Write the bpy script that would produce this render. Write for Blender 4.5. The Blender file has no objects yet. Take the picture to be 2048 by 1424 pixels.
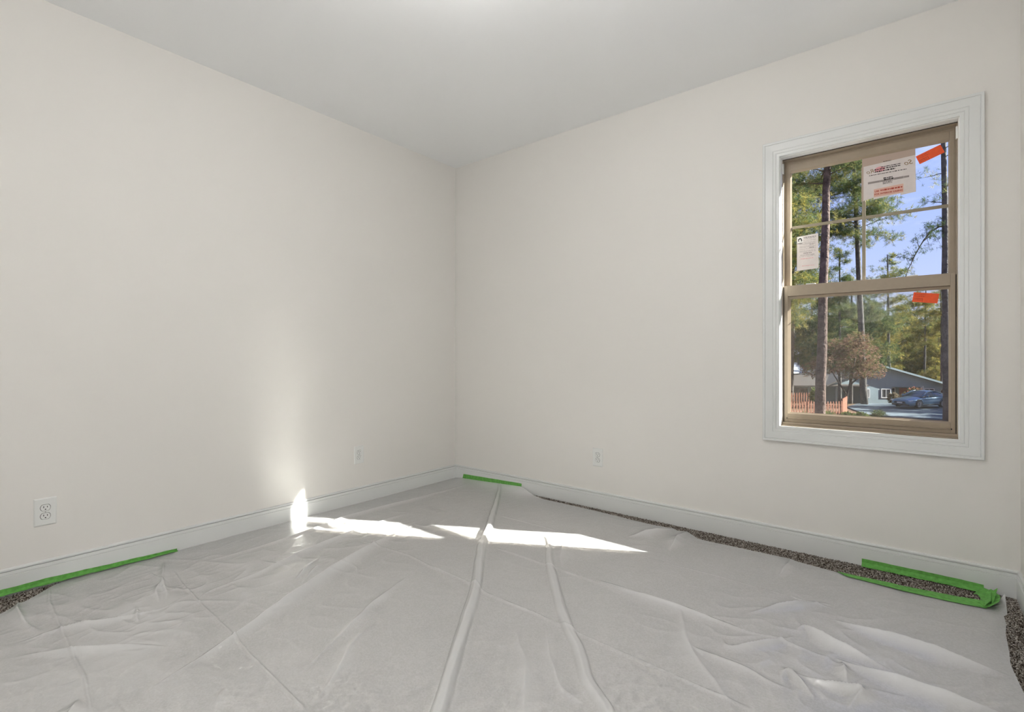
import bpy, bmesh, math, random
import numpy as np
from mathutils import Vector, Matrix

# ------------------------------------------------------------------ camera, world, sun, exposure
scene = bpy.context.scene
COL = scene.collection
R = math.radians

cam_data = bpy.data.cameras.new('camera')
cam_data.sensor_width = 36.0
cam_data.sensor_fit = 'HORIZONTAL'
cam_data.lens = 1002.0 / 2048.0 * 36.0
cam_data.shift_y = 1.9 / 2048.0
cam_data.clip_start = 0.02
cam_data.clip_end = 600.0
cam = bpy.data.objects.new('camera', cam_data)
COL.objects.link(cam)
cam.location = (3.174, -3.135, 1.0755)
cam.rotation_euler = (R(90), 0, R(38.917))
scene.camera = cam

vs = scene.view_settings
vs.view_transform = 'Standard'
vs.look = 'None'
vs.gamma = 1.0
vs.use_curve_mapping = False
vs.exposure = 0.0
try:
    cy = scene.cycles
    cy.use_denoising = True
    cy.max_bounces = 7
    cy.diffuse_bounces = 4
    cy.use_adaptive_sampling = True
    cy.adaptive_threshold = 0.15
    cy.adaptive_min_samples = 16
    cy.glossy_bounces = 3
    cy.transparent_max_bounces = 12
    cy.sample_clamp_indirect = 40.0
    cy.caustics_reflective = True
    cy.blur_glossy = 0.12
except Exception:
    pass

SUN_DIR = Vector((-1.45, -0.79, -1.0)).normalized()
SUN_STRENGTH = 36.0
SKY_STRENGTH = 1.3
FILL_STRENGTH = 25.0      # small unseen fill globe added in the middle of the room
BACK_FILL_STRENGTH = 12.0   # large unseen fill globe added towards the back wall

world = bpy.data.worlds.new('sky_world')
scene.world = world
world.use_nodes = True
nt = world.node_tree
nt.nodes.clear()
w_out = nt.nodes.new('ShaderNodeOutputWorld')
w_bg = nt.nodes.new('ShaderNodeBackground')
w_tc = nt.nodes.new('ShaderNodeTexCoord')
w_sep = nt.nodes.new('ShaderNodeSeparateXYZ')
w_ramp = nt.nodes.new('ShaderNodeValToRGB')
w_ramp.color_ramp.elements[0].position = 0.0
w_ramp.color_ramp.elements[0].color = (0.60, 0.66, 0.86, 1)
w_ramp.color_ramp.elements[1].position = 0.55
w_ramp.color_ramp.elements[1].color = (0.24, 0.36, 0.86, 1)
e = w_ramp.color_ramp.elements.new(0.22)
e.color = (0.40, 0.50, 0.92, 1)
w_noise = nt.nodes.new('ShaderNodeTexNoise')
w_noise.inputs['Scale'].default_value = 5.0
w_noise.inputs['Detail'].default_value = 6.0
w_noise.inputs['Roughness'].default_value = 0.6
w_map = nt.nodes.new('ShaderNodeMapping')
w_map.inputs['Scale'].default_value = (1.0, 1.0, 3.2)
w_cr = nt.nodes.new('ShaderNodeValToRGB')
w_cr.color_ramp.elements[0].position = 0.58
w_cr.color_ramp.elements[0].color = (0, 0, 0, 1)
w_cr.color_ramp.elements[1].position = 0.78
w_cr.color_ramp.elements[1].color = (0.8, 0.8, 0.8, 1)
w_mix = nt.nodes.new('ShaderNodeMixRGB')
w_mix.inputs['Color2'].default_value = (0.82, 0.84, 0.92, 1)
nt.links.new(w_tc.outputs['Generated'], w_sep.inputs[0])
nt.links.new(w_sep.outputs['Z'], w_ramp.inputs[0])
nt.links.new(w_tc.outputs['Generated'], w_map.inputs[0])
nt.links.new(w_map.outputs[0], w_noise.inputs['Vector'])
nt.links.new(w_noise.outputs['Fac'], w_cr.inputs[0])
nt.links.new(w_cr.outputs[0], w_mix.inputs['Fac'])
nt.links.new(w_ramp.outputs[0], w_mix.inputs['Color1'])
nt.links.new(w_mix.outputs[0], w_bg.inputs['Color'])
w_bg.inputs['Strength'].default_value = SKY_STRENGTH
nt.links.new(w_bg.outputs[0], w_out.inputs[0])

sun_data = bpy.data.lights.new('sun', 'SUN')
sun_data.energy = SUN_STRENGTH
sun_data.angle = R(0.53)
sun_data.color = (1.0, 0.965, 0.91)
sun = bpy.data.objects.new('sun', sun_data)
COL.objects.link(sun)
sun.rotation_euler = SUN_DIR.to_track_quat('-Z', 'Y').to_euler()
sun.location = (8, 4, 8)

# ------------------------------------------------------------------ helpers
def tag(o, label=None, cat=None, group=None, kind=None):
    if label: o['label'] = label
    if cat: o['category'] = cat
    if group: o['group'] = group
    if kind: o['kind'] = kind
    return o

def empty(name, loc=(0, 0, 0), rz=0.0, parent=None):
    o = bpy.data.objects.new(name, None)
    o.empty_display_size = 0.1
    COL.objects.link(o)
    o.location = loc
    o.rotation_euler = (0, 0, rz)
    if parent: o.parent = parent
    return o

def link_mesh(name, me, material=None, parent=None):
    o = bpy.data.objects.new(name, me)
    COL.objects.link(o)
    if material is not None:
        me.materials.clear()
        me.materials.append(material)
    if parent is not None: o.parent = parent
    return o

class MB:
    """collects vertices and faces of one part"""
    def __init__(s):
        s.v = []; s.f = []
    def quad_box(s, x0, x1, y0, y1, z0, z1):
        b = len(s.v)
        s.v += [(x0, y0, z0), (x1, y0, z0), (x1, y1, z0), (x0, y1, z0),
                (x0, y0, z1), (x1, y0, z1), (x1, y1, z1), (x0, y1, z1)]
        s.f += [tuple(b + i for i in q) for q in
                ((0, 3, 2, 1), (4, 5, 6, 7), (0, 1, 5, 4), (1, 2, 6, 5), (2, 3, 7, 6), (3, 0, 4, 7))]
        return s
    def prism(s, poly, axis, a, b):
        """poly: list of 2D points, extruded between a and b along axis 0,1,2"""
        n = len(poly); k = len(s.v)
        def p3(p, t):
            q = list(p); q.insert(axis, t); return tuple(q)
        s.v += [p3(p, a) for p in poly] + [p3(p, b) for p in poly]
        s.f.append(tuple(k + i for i in range(n - 1, -1, -1)))
        s.f.append(tuple(k + n + i for i in range(n)))
        for i in range(n):
            j = (i + 1) % n
            s.f.append((k + i, k + j, k + n + j, k + n + i))
        return s
    def tube(s, pts, radii, n=8, cap=True):
        k0 = len(s.v)
        pts = [Vector(p) for p in pts]
        ref = Vector((0.31, 0.87, 0.23))
        for i, p in enumerate(pts):
            d = (pts[min(i + 1, len(pts) - 1)] - pts[max(i - 1, 0)]).normalized()
            a = d.cross(ref).normalized()
            b = d.cross(a)
            r = radii[i] if hasattr(radii, '__len__') else radii
            for j in range(n):
                t = 2 * math.pi * j / n
                s.v.append(tuple(p + a * (r * math.cos(t)) + b * (r * math.sin(t))))
        for i in range(len(pts) - 1):
            for j in range(n):
                j2 = (j + 1) % n
                s.f.append((k0 + i * n + j, k0 + i * n + j2, k0 + (i + 1) * n + j2, k0 + (i + 1) * n + j))
        if cap:
            s.f.append(tuple(k0 + j for j in range(n - 1, -1, -1)))
            e0 = k0 + (len(pts) - 1) * n
            s.f.append(tuple(e0 + j for j in range(n)))
        return s
    def grid(s, P):
        """P[i][j] of 3D points"""
        k = len(s.v); ni = len(P); nj = len(P[0])
        for row in P: s.v += [tuple(p) for p in row]
        for i in range(ni - 1):
            for j in range(nj - 1):
                s.f.append((k + i * nj + j, k + i * nj + j + 1, k + (i + 1) * nj + j + 1, k + (i + 1) * nj + j))
        return s
    def mesh(s, name):
        me = bpy.data.meshes.new(name)
        me.from_pydata(s.v, [], s.f)
        bm = bmesh.new(); bm.from_mesh(me)
        bmesh.ops.recalc_face_normals(bm, faces=bm.faces)
        bm.to_mesh(me); bm.free()
        me.update()
        return me
    def build(s, name, material, parent=None, smooth=False, bevel=0.0):
        me = s.mesh(name)
        if bevel > 0:
            bm = bmesh.new(); bm.from_mesh(me)
            bmesh.ops.bevel(bm, geom=list(bm.edges), offset=bevel, segments=2, affect='EDGES', profile=0.6)
            bm.to_mesh(me); bm.free()
        if smooth:
            me.polygons.foreach_set('use_smooth', [True] * len(me.polygons))
        return link_mesh(name, me, material, parent)

def copy_tree(o, parent=None):
    c = o.copy()
    COL.objects.link(c)
    c.parent = parent
    for ch in list(o.children):
        copy_tree(ch, c)
    return c

def np_mesh(name, verts, faces_flat, per_face, smooth=False):
    me = bpy.data.meshes.new(name)
    nv = len(verts); nf = len(faces_flat) // per_face
    me.vertices.add(nv)
    me.vertices.foreach_set('co', np.asarray(verts, np.float32).ravel())
    me.loops.add(nf * per_face)
    me.loops.foreach_set('vertex_index', np.asarray(faces_flat, np.int32))
    me.polygons.add(nf)
    me.polygons.foreach_set('loop_start', np.arange(0, nf * per_face, per_face, dtype=np.int32))
    if smooth:
        me.polygons.foreach_set('use_smooth', np.ones(nf, dtype=bool))
    me.update(calc_edges=True)
    me.validate()
    return me

def color_attr(me, cols):
    """per-vertex colour attribute"""
    a = me.color_attributes.new('tint', 'FLOAT_COLOR', 'POINT')
    c = np.ones((len(cols), 4), np.float32)
    c[:, :3] = cols
    a.data.foreach_set('color', c.ravel())

# ------------------------------------------------------------------ materials
def principled(name, color, rough=0.5, spec=0.5, metal=0.0, noise=None, bump=None, coat=0.0):
    """noise=(scale, amount) varies the colour, bump=(scale, strength, distance)"""
    m = bpy.data.materials.new(name)
    m.use_nodes = True
    t = m.node_tree
    b = t.nodes['Principled BSDF']
    b.inputs['Base Color'].default_value = (*color, 1)
    b.inputs['Roughness'].default_value = rough
    b.inputs['Specular IOR Level'].default_value = spec
    b.inputs['Metallic'].default_value = metal
    if coat: b.inputs['Coat Weight'].default_value = coat
    tc = t.nodes.new('ShaderNodeTexCoord')
    if noise:
        n = t.nodes.new('ShaderNodeTexNoise')
        n.inputs['Scale'].default_value = noise[0]
        n.inputs['Detail'].default_value = 3
        mr = t.nodes.new('ShaderNodeMapRange')
        mr.inputs['From Min'].default_value = 0.3; mr.inputs['From Max'].default_value = 0.7
        mr.inputs['To Min'].default_value = 1 - noise[1]; mr.inputs['To Max'].default_value = 1 + noise[1]
        mx = t.nodes.new('ShaderNodeVectorMath'); mx.operation = 'SCALE'
        mx.inputs[0].default_value = color
        t.links.new(tc.outputs['Object'], n.inputs['Vector'])
        t.links.new(n.outputs['Fac'], mr.inputs['Value'])
        t.links.new(mr.outputs[0], mx.inputs['Scale'])
        t.links.new(mx.outputs[0], b.inputs['Base Color'])
    if bump:
        n2 = t.nodes.new('ShaderNodeTexNoise')
        n2.inputs['Scale'].default_value = bump[0]
        n2.inputs['Detail'].default_value = 1
        bp = t.nodes.new('ShaderNodeBump')
        bp.inputs['Strength'].default_value = bump[1]
        bp.inputs['Distance'].default_value = bump[2]
        t.links.new(tc.outputs['Object'], n2.inputs['Vector'])
        t.links.new(n2.outputs['Fac'], bp.inputs['Height'])
        t.links.new(bp.outputs[0], b.inputs['Normal'])
    return m

M = {}
M['wall'] = principled('wall_paint', (0.79, 0.772, 0.738), 0.6, 0.25, bump=(260, 0.12, 0.001))
M['ceiling'] = principled('ceiling_paint', (0.935, 0.945, 0.95), 0.8, 0.15, bump=(220, 0.10, 0.001))
M['trim'] = principled('trim_paint', (0.73, 0.745, 0.735), 0.32, 0.45)
M['jamb'] = principled('jamb_paint', (0.83, 0.83, 0.81), 0.4, 0.4)
M['vinyl'] = principled('tan_vinyl', (0.335, 0.272, 0.20), 0.38, 0.4, noise=(40, 0.03))
M['gasket'] = principled('dark_gasket', (0.03, 0.026, 0.022), 0.6, 0.3)
M['plate'] = principled('white_plastic', (0.78, 0.79, 0.77), 0.3, 0.5)
M['slot'] = principled('slot_shadow_plastic', (0.02, 0.02, 0.02), 0.7, 0.2)
M['screw'] = principled('painted_screw', (0.62, 0.62, 0.6), 0.3, 0.5)
M['outer_wall'] = principled('outside_siding', (0.55, 0.55, 0.52), 0.7, 0.2)
M['paper'] = principled('sticker_paper', (0.69, 0.635, 0.615), 0.7, 0.2, noise=(30, 0.04))
M['paper_tan'] = principled('sticker_band', (0.47, 0.37, 0.31), 0.7, 0.2)
M['paper_red'] = principled('sticker_pink_box', (0.70, 0.44, 0.36), 0.7, 0.2)
M['ink_black'] = principled('black_ink', (0.035, 0.03, 0.03), 0.7, 0.2)
M['ink_grey'] = principled('grey_ink', (0.30, 0.26, 0.25), 0.7, 0.2)
M['ink_red'] = principled('red_ink', (0.42, 0.07, 0.05), 0.7, 0.2)
M['ink_gold'] = principled('ochre_ink', (0.26, 0.17, 0.08), 0.7, 0.2)
M['ink_pink'] = principled('pink_ink', (0.72, 0.34, 0.36), 0.7, 0.2)
M['orange'] = principled('orange_sticker', (0.83, 0.105, 0.028), 0.5, 0.3, noise=(60, 0.06))
M['orange_dark'] = principled('orange_sticker_ink', (0.46, 0.045, 0.015), 0.5, 0.3)
M['fill_metal'] = principled('brushed_nickel', (0.6, 0.59, 0.57), 0.35, 0.5, metal=1.0)

def tape_material():
    m = principled('green_tape', (0.14, 0.40, 0.085), 0.6, 0.25, noise=(55, 0.22), bump=(300, 0.35, 0.001))
    return m
M['tape'] = tape_material()

def emission(name, color, strength):
    m = bpy.data.materials.new(name); m.use_nodes = True
    t = m.node_tree; t.nodes.clear()
    o = t.nodes.new('ShaderNodeOutputMaterial'); e_ = t.nodes.new('ShaderNodeEmission')
    e_.inputs['Color'].default_value = (*color, 1); e_.inputs['Strength'].default_value = strength
    t.links.new(e_.outputs[0], o.inputs[0])
    return m
M['fill_glow'] = emission('opal_fill_glow', (1.0, 0.985, 0.965), FILL_STRENGTH)  # glow of the globes added out of view as room fill
M['fill_glow_soft'] = emission('large_opal_fill_glow', (1.0, 0.985, 0.965), BACK_FILL_STRENGTH)

def glass_material(name, tint, refl):
    m = bpy.data.materials.new(name); m.use_nodes = True
    t = m.node_tree; t.nodes.clear()
    o = t.nodes.new('ShaderNodeOutputMaterial')
    tr = t.nodes.new('ShaderNodeBsdfTransparent'); tr.inputs[0].default_value = (*tint, 1)
    gl = t.nodes.new('ShaderNodeBsdfGlossy'); gl.inputs['Roughness'].default_value = 0.01
    lw = t.nodes.new('ShaderNodeLayerWeight'); lw.inputs['Blend'].default_value = 0.25
    ml = t.nodes.new('ShaderNodeMath'); ml.operation = 'MULTIPLY_ADD'
    ml.inputs[1].default_value = refl; ml.inputs[2].default_value = 0.0
    mx = t.nodes.new('ShaderNodeMixShader')
    t.links.new(lw.outputs['Fresnel'], ml.inputs[0])
    t.links.new(ml.outputs[0], mx.inputs[0])
    t.links.new(tr.outputs[0], mx.inputs[1]); t.links.new(gl.outputs[0], mx.inputs[2])
    t.links.new(mx.outputs[0], o.inputs[0])
    return m
M['glass'] = glass_material('window_glass', (0.95, 0.965, 0.955), 0.12)

def screen_material():
    m = bpy.data.materials.new('insect_screen_mesh'); m.use_nodes = True
    t = m.node_tree; t.nodes.clear()
    o = t.nodes.new('ShaderNodeOutputMaterial')
    tr = t.nodes.new('ShaderNodeBsdfTransparent')
    df = t.nodes.new('ShaderNodeBsdfDiffuse'); df.inputs[0].default_value = (0.30, 0.28, 0.26, 1)
    mx = t.nodes.new('ShaderNodeMixShader'); mx.inputs[0].default_value = 0.29
    t.links.new(tr.outputs[0], mx.inputs[1]); t.links.new(df.outputs[0], mx.inputs[2])
    t.links.new(mx.outputs[0], o.inputs[0])
    return m
M['screen'] = screen_material()

def carpet_material():
    m = bpy.data.materials.new('speckled_carpet'); m.use_nodes = True
    t = m.node_tree; b = t.nodes['Principled BSDF']
    b.inputs['Roughness'].default_value = 0.95
    b.inputs['Specular IOR Level'].default_value = 0.05
    tc = t.nodes.new('ShaderNodeTexCoord')
    v = t.nodes.new('ShaderNodeTexVoronoi'); v.inputs['Scale'].default_value = 95
    cr = t.nodes.new('ShaderNodeValToRGB')
    els = cr.color_ramp.elements
    els[0].position = 0.15; els[0].color = (0.05, 0.042, 0.036, 1)
    els[1].position = 0.85; els[1].color = (0.70, 0.65, 0.59, 1)
    e2 = els.new(0.5); e2.color = (0.33, 0.295, 0.26, 1)
    sp = t.nodes.new('ShaderNodeSeparateColor')
    bp = t.nodes.new('ShaderNodeBump'); bp.inputs['Strength'].default_value = 0.8; bp.inputs['Distance'].default_value = 0.004
    t.links.new(tc.outputs['Object'], v.inputs['Vector'])
    t.links.new(v.outputs['Color'], sp.inputs[0])
    t.links.new(sp.outputs[0], cr.inputs[0])
    t.links.new(cr.outputs[0], b.inputs['Base Color'])
    t.links.new(v.outputs['Distance'], bp.inputs['Height'])
    t.links.new(bp.outputs[0], b.inputs['Normal'])
    return m
M['carpet'] = carpet_material()

def tint_material(name, rough=0.9, translucent=0.0, scale=None, amount=0.0):
    """colour from the per-vertex tint, optional see-through light for leaves"""
    m = bpy.data.materials.new(name); m.use_nodes = True
    t = m.node_tree; t.nodes.clear()
    o = t.nodes.new('ShaderNodeOutputMaterial')
    at = t.nodes.new('ShaderNodeAttribute'); at.attribute_name = 'tint'
    df = t.nodes.new('ShaderNodeBsdfDiffuse')
    t.links.new(at.outputs['Color'], df.inputs[0])
    if translucent > 0:
        tl = t.nodes.new('ShaderNodeBsdfTranslucent')
        mxr = t.nodes.new('ShaderNodeMixShader'); mxr.inputs[0].default_value = translucent
        t.links.new(at.outputs['Color'], tl.inputs[0])
        t.links.new(df.outputs[0], mxr.inputs[1]); t.links.new(tl.outputs[0], mxr.inputs[2])
        t.links.new(mxr.outputs[0], o.inputs[0])
    else:
        t.links.new(df.outputs[0], o.inputs[0])
    return m
M['pile'] = tint_material('carpet_yarn')
M['leaf'] = tint_material('leaf_and_needle', translucent=0.4)

def film_material():
    """cloudy polyethylene film: partly see-through, glossy"""
    m = bpy.data.materials.new('cloudy_plastic_film'); m.use_nodes = True
    t = m.node_tree; t.nodes.clear()
    o = t.nodes.new('ShaderNodeOutputMaterial')
    tr = t.nodes.new('ShaderNodeBsdfTransparent'); tr.inputs[0].default_value = (0.97, 0.97, 0.97, 1)
    pr = t.nodes.new('ShaderNodeBsdfPrincipled')
    pr.inputs['Base Color'].default_value = (0.90, 0.91, 0.905, 1)
    pr.inputs['Roughness'].default_value = 0.33
    pr.inputs['IOR'].default_value = 1.7
    pr.inputs['Coat Weight'].default_value = 1.0
    pr.inputs['Coat Roughness'].default_value = 0.17
    pr.inputs['Specular IOR Level'].default_value = 0.95
    tc = t.nodes.new('ShaderNodeTexCoord')
    # fine crinkle of the film
    n1 = t.nodes.new('ShaderNodeTexNoise'); n1.inputs['Scale'].default_value = 90; n1.inputs['Detail'].default_value = 1
    n2 = t.nodes.new('ShaderNodeTexNoise'); n2.inputs['Scale'].default_value = 16; n2.inputs['Detail'].default_value = 3
    n2.inputs['Distortion'].default_value = 0.6
    ad = t.nodes.new('ShaderNodeMath'); ad.operation = 'MULTIPLY_ADD'; ad.inputs[1].default_value = 0.3
    bp = t.nodes.new('ShaderNodeBump'); bp.inputs['Strength'].default_value = 0.25; bp.inputs['Distance'].default_value = 0.004
    t.links.new(tc.outputs['Object'], n1.inputs['Vector'])
    t.links.new(tc.outputs['Object'], n2.inputs['Vector'])
    t.links.new(n1.outputs['Fac'], ad.inputs[0]); t.links.new(n2.outputs['Fac'], ad.inputs[2])
    t.links.new(ad.outputs[0], bp.inputs['Height'])
    t.links.new(bp.outputs[0], pr.inputs['Normal'])
    # clearer where the film lies on the pile, cloudier where it stands off it
    at = t.nodes.new('ShaderNodeAttribute'); at.attribute_name = 'lift'
    mr = t.nodes.new('ShaderNodeMapRange')
    mr.inputs['From Min'].default_value = 0.0; mr.inputs['From Max'].default_value = 0.02
    mr.inputs['To Min'].default_value = 0.57; mr.inputs['To Max'].default_value = 0.68
    vo = t.nodes.new('ShaderNodeTexVoronoi'); vo.inputs['Scale'].default_value = 200
    vs_ = t.nodes.new('ShaderNodeSeparateColor')
    rr_ = t.nodes.new('ShaderNodeMapRange')
    rr_.inputs['From Min'].default_value = 0.0; rr_.inputs['From Max'].default_value = 0.012
    rr_.inputs['To Min'].default_value = 0.24; rr_.inputs['To Max'].default_value = 0.03
    pm = t.nodes.new('ShaderNodeMath'); pm.operation = 'MULTIPLY'
    cm = t.nodes.new('ShaderNodeMixRGB')
    cm.inputs['Color1'].default_value = (0.93, 0.94, 0.945, 1); cm.inputs['Color2'].default_value = (0.42, 0.40, 0.375, 1)
    t.links.new(tc.outputs['Object'], vo.inputs['Vector'])
    t.links.new(vo.outputs['Color'], vs_.inputs[0])
    t.links.new(at.outputs['Fac'], rr_.inputs['Value'])
    t.links.new(vs_.outputs[0], pm.inputs[0]); t.links.new(rr_.outputs[0], pm.inputs[1])
    t.links.new(pm.outputs[0], cm.inputs['Fac'])
    t.links.new(cm.outputs[0], pr.inputs['Base Color'])
    mx = t.nodes.new('ShaderNodeMixShader')
    t.links.new(at.outputs['Fac'], mr.inputs['Value'])
    t.links.new(mr.outputs[0], mx.inputs[0])
    t.links.new(tr.outputs[0], mx.inputs[1]); t.links.new(pr.outputs[0], mx.inputs[2])
    t.links.new(mx.outputs[0], o.inputs[0])
    return m
M['film'] = film_material()

# ------------------------------------------------------------------ room shell
RX = 3.532          # right wall face
YB = -5.0           # back wall face
H = 2.743
WT = 0.15           # wall thickness
OX0, OX1, OZ0, OZ1 = 2.577, 3.330, 0.690, 2.198   # finished opening in the window wall

def struct(o):
    o['kind'] = 'structure'
    return o

struct(MB().quad_box(-WT, RX + WT, YB - WT, WT, -0.12, 0.0).build('floor', M['carpet']))
floor_obj = bpy.data.objects['floor']
struct(MB().quad_box(-WT, RX + WT, YB - WT, WT, H, H + 0.15).build('ceiling', M['ceiling']))
struct(MB().quad_box(-WT, 0.0, YB, 0.0, 0.0, H).build('wall_left', M['wall']))
struct(MB().quad_box(RX, RX + WT, YB, 0.0, 0.0, H).build('wall_right', M['wall']))
struct(MB().quad_box(-WT, RX + WT, YB - WT, YB, 0.0, H).build('wall_back', M['wall']))

def wall_with_hole():
    x0, x1, z0, z1 = -WT, RX + WT, 0.0, H
    a, b, c, d = OX0 - 0.004, OX1 + 0.004, OZ0 - 0.004, OZ1 + 0.004
    mb = MB()
    xs = [x0, a, b, x1]; zs = [z0, c, d, z1]
    for y in (0.0, WT):
        mb.v += [(x, y, z) for z in zs for x in xs]
    for side in (0, 16):
        for i in range(3):
            for j in range(3):
                if i == 1 and j == 1: continue
                q = (side + i * 4 + j, side + i * 4 + j + 1, side + (i + 1) * 4 + j + 1, side + (i + 1) * 4 + j)
                mb.f.append(q)
    def edge(i, j): mb.f.append((i, j, j + 16, i + 16))
    for (i, j) in ((0, 1), (1, 2), (2, 3), (12, 13), (13, 14), (14, 15), (0, 4), (4, 8), (8, 12), (3, 7), (7, 11), (11, 15),
                   (5, 6), (9, 10), (5, 9), (6, 10)):
        edge(i, j)
    return mb.build('wall_window', M['wall'])
struct(wall_with_hole())

# baseboards: profile (out from the wall, height)
BASE = [(0.0, 0.0), (0.014, 0.0), (0.014, 0.0955), (0.0108, 0.0968), (0.0130, 0.0992), (0.0124, 0.1128), (0.0030, 0.1136), (0.0030, 0.1166),
        (0.0110, 0.1180), (0.0102, 0.1240), (0.0058, 0.1280), (0.0, 0.1282)]
def baseboard(name, pts_in, axis, a, b, flip):
    mb = MB()
    if axis == 0:      # runs along x, stands off the wall towards -y
        poly = [(-p[0] if flip else p[0], p[1]) for p in BASE]
        poly = [(q[0] + pts_in, q[1]) for q in poly]
        mb.prism(poly, 0, a, b)
    else:              # runs along y
        poly = [((-p[0] if flip else p[0]) + pts_in, p[1]) for p in BASE]
        mb.prism(poly, 1, a, b)
    return struct(mb.build(name, M['trim']))
baseboard('baseboard_window', 0.0, 0, 0.0, RX, True)
baseboard('baseboard_left', 0.0, 1, YB, -0.0005, False)
baseboard('baseboard_right', RX, 1, YB, -0.0005, True)
baseboard('baseboard_back', YB, 0, 0.0, RX, False)

# ------------------------------------------------------------------ window
win = struct(empty('window_1', (0.5 * (OX0 + OX1), 0.0, OZ0)))
def wpart(mb, name, material, parent=None, smooth=False, bevel=0.0):
    """window parts are written in room coordinates and hung under the window"""
    off = Vector(win.location)
    mb.v = [tuple(Vector(p) - off) for p in mb.v]
    return mb.build(name, material, parent or win, smooth, bevel)

# casing profile: (distance from the opening, stand-off from the wall)
CAS = [(0.0, 0.0), (0.0, 0.010), (0.002, 0.0115), (0.0145, 0.0122), (0.0165, 0.0105), (0.019, 0.0135), (0.030, 0.0142),
       (0.0325, 0.0128), (0.035, 0.0150), (0.050, 0.0158), (0.0700, 0.0165), (0.0722, 0.0145), (0.0745, 0.0185), (0.0835, 0.0192), (0.0855, 0.017), (0.0855, 0.0)]
def casing_piece(p0, p1, inward0, inward1, outdir):
    """p0,p1 corners of the opening; mitre at both ends"""
    mb = MB(); n = len(CAS)
    for (p, sgn) in ((p0, inward0), (p1, inward1)):
        for (w, t) in CAS:
            mb.v.append((p[0] + (outdir[0] + sgn[0]) * w, -t, p[1] + (outdir[1] + sgn[1]) * w))
    for i in range(n):
        j = (i + 1) % n
        mb.f.append((i, j, n + j, n + i))
    mb.f.append(tuple(range(n))); mb.f.append(tuple(range(2 * n - 1, n - 1, -1)))
    return wpart(mb, 'casing_board', M['trim'])
a, b, c, d = OX0, OX1, OZ0, OZ1
casing_piece((a, d), (b, d), (-1, 0), (1, 0), (0, 1))
casing_piece((a, c), (b, c), (-1, 0), (1, 0), (0, -1))
casing_piece((a, c), (a, d), (0, -1), (0, 1), (-1, 0))
casing_piece((b, c), (b, d), (0, -1), (0, 1), (1, 0))

def ring(mb, x0, x1, z0, z1, t, y0, y1):
    """rectangular frame of bar width t=(left,right,bottom,top)"""
    l, r, bo, to = t
    mb.quad_box(x0, x0 + l, y0, y1, z0, z1)
    mb.quad_box(x1 - r, x1, y0, y1, z0, z1)
    mb.quad_box(x0 + l, x1 - r, y0, y1, z0, z0 + bo)
    mb.quad_box(x0 + l, x1 - r, y0, y1, z1 - to, z1)
    return mb
# white wooden jamb liner
J = 0.0035
for q in ((OX0 - 0.003, OX0 + J, 0.0, 0.050, OZ0, OZ1), (OX1 - J, OX1 + 0.003, 0.0, 0.050, OZ0, OZ1),
          (OX0 + J, OX1 - J, 0.0, 0.050, OZ1 - J, OZ1 + 0.003)):
    wpart(MB().quad_box(*q), 'jamb_liner', M['jamb'])
# tan vinyl frame with sill nose and stops
fr = MB()
ring(fr, OX0 - 0.003, OX1 + 0.003, OZ0 - 0.003, OZ1 + 0.002, (0.010, 0.010, 0.012, 0.012), 0.050, 0.150)
ring(fr, OX0 + 0.007, OX1 - 0.007, OZ0 + 0.009, OZ1 - 0.010, (0.010, 0.010, 0.008, 0.016), 0.088, 0.150)
fr.quad_box(OX0, OX1, 0.002, 0.050, OZ0 - 0.003, OZ0 + 0.003)
wpart(fr, 'window_frame', M['vinyl'])
sill = MB()
sill.prism([(0.030, OZ0 + 0.003), (0.030, OZ0 + 0.014), (0.034, OZ0 + 0.017), (0.052, OZ0 + 0.018), (0.090, OZ0 + 0.018), (0.090, OZ0 + 0.003)], 0, OX0 + J, OX1 - J)
wpart(sill, 'sill_track', M['vinyl'])
# black weather gaskets between frame and lower sash
for (x0, x1) in ((OX0 + 0.0072, OX0 + 0.0105), (OX1 - 0.0105, OX1 - 0.0072)):
    wpart(MB().quad_box(x0, x1, 0.056, 0.088, OZ0 + 0.018, 1.470), 'gasket', M['gasket'])
wpart(MB().quad_box(OX0 + 0.004, OX1 - 0.004, 0.0488, 0.0504, OZ1 - 0.0075, OZ1 - 0.0036), 'gasket', M['gasket'])
# raised beads on the face of the vinyl frame
bead = MB()
ring(bead, OX0 + 0.0072, OX1 - 0.0072, OZ0 + 0.60, OZ1 - 0.0100, (0.003, 0.003, 0.0, 0.0045), 0.084, 0.0885)
ring(bead, OX0 + 0.0130, OX1 - 0.0130, OZ0 + 0.60, OZ1 - 0.0190, (0.0025, 0.0025, 0.0, 0.003), 0.0855, 0.0885)
wpart(bead, 'frame_bead', M['vinyl'])

GX0, GX1 = 2.619, 3.294
def stop_ring(mb, x0, x1, z0, z1, w, y0, y1):
    """sloping glazing stop round a pane: outer edge at y0 (room side), inner edge at y1"""
    o = [(x0 - w, z0 - w), (x1 + w, z0 - w), (x1 + w, z1 + w), (x0 - w, z1 + w)]
    i_ = [(x0, z0), (x1, z0), (x1, z1), (x0, z1)]
    k = len(mb.v)
    mb.v += [(p[0], y0, p[1]) for p in o] + [(p[0], y1, p[1]) for p in i_] + [(p[0], y1 + 0.004, p[1]) for p in i_]
    for q in range(4):
        r_ = (q + 1) % 4
        mb.f.append((k + q, k + r_, k + 4 + r_, k + 4 + q))
        mb.f.append((k + 4 + q, k + 4 + r_, k + 8 + r_, k + 8 + q))
    return mb

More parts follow.
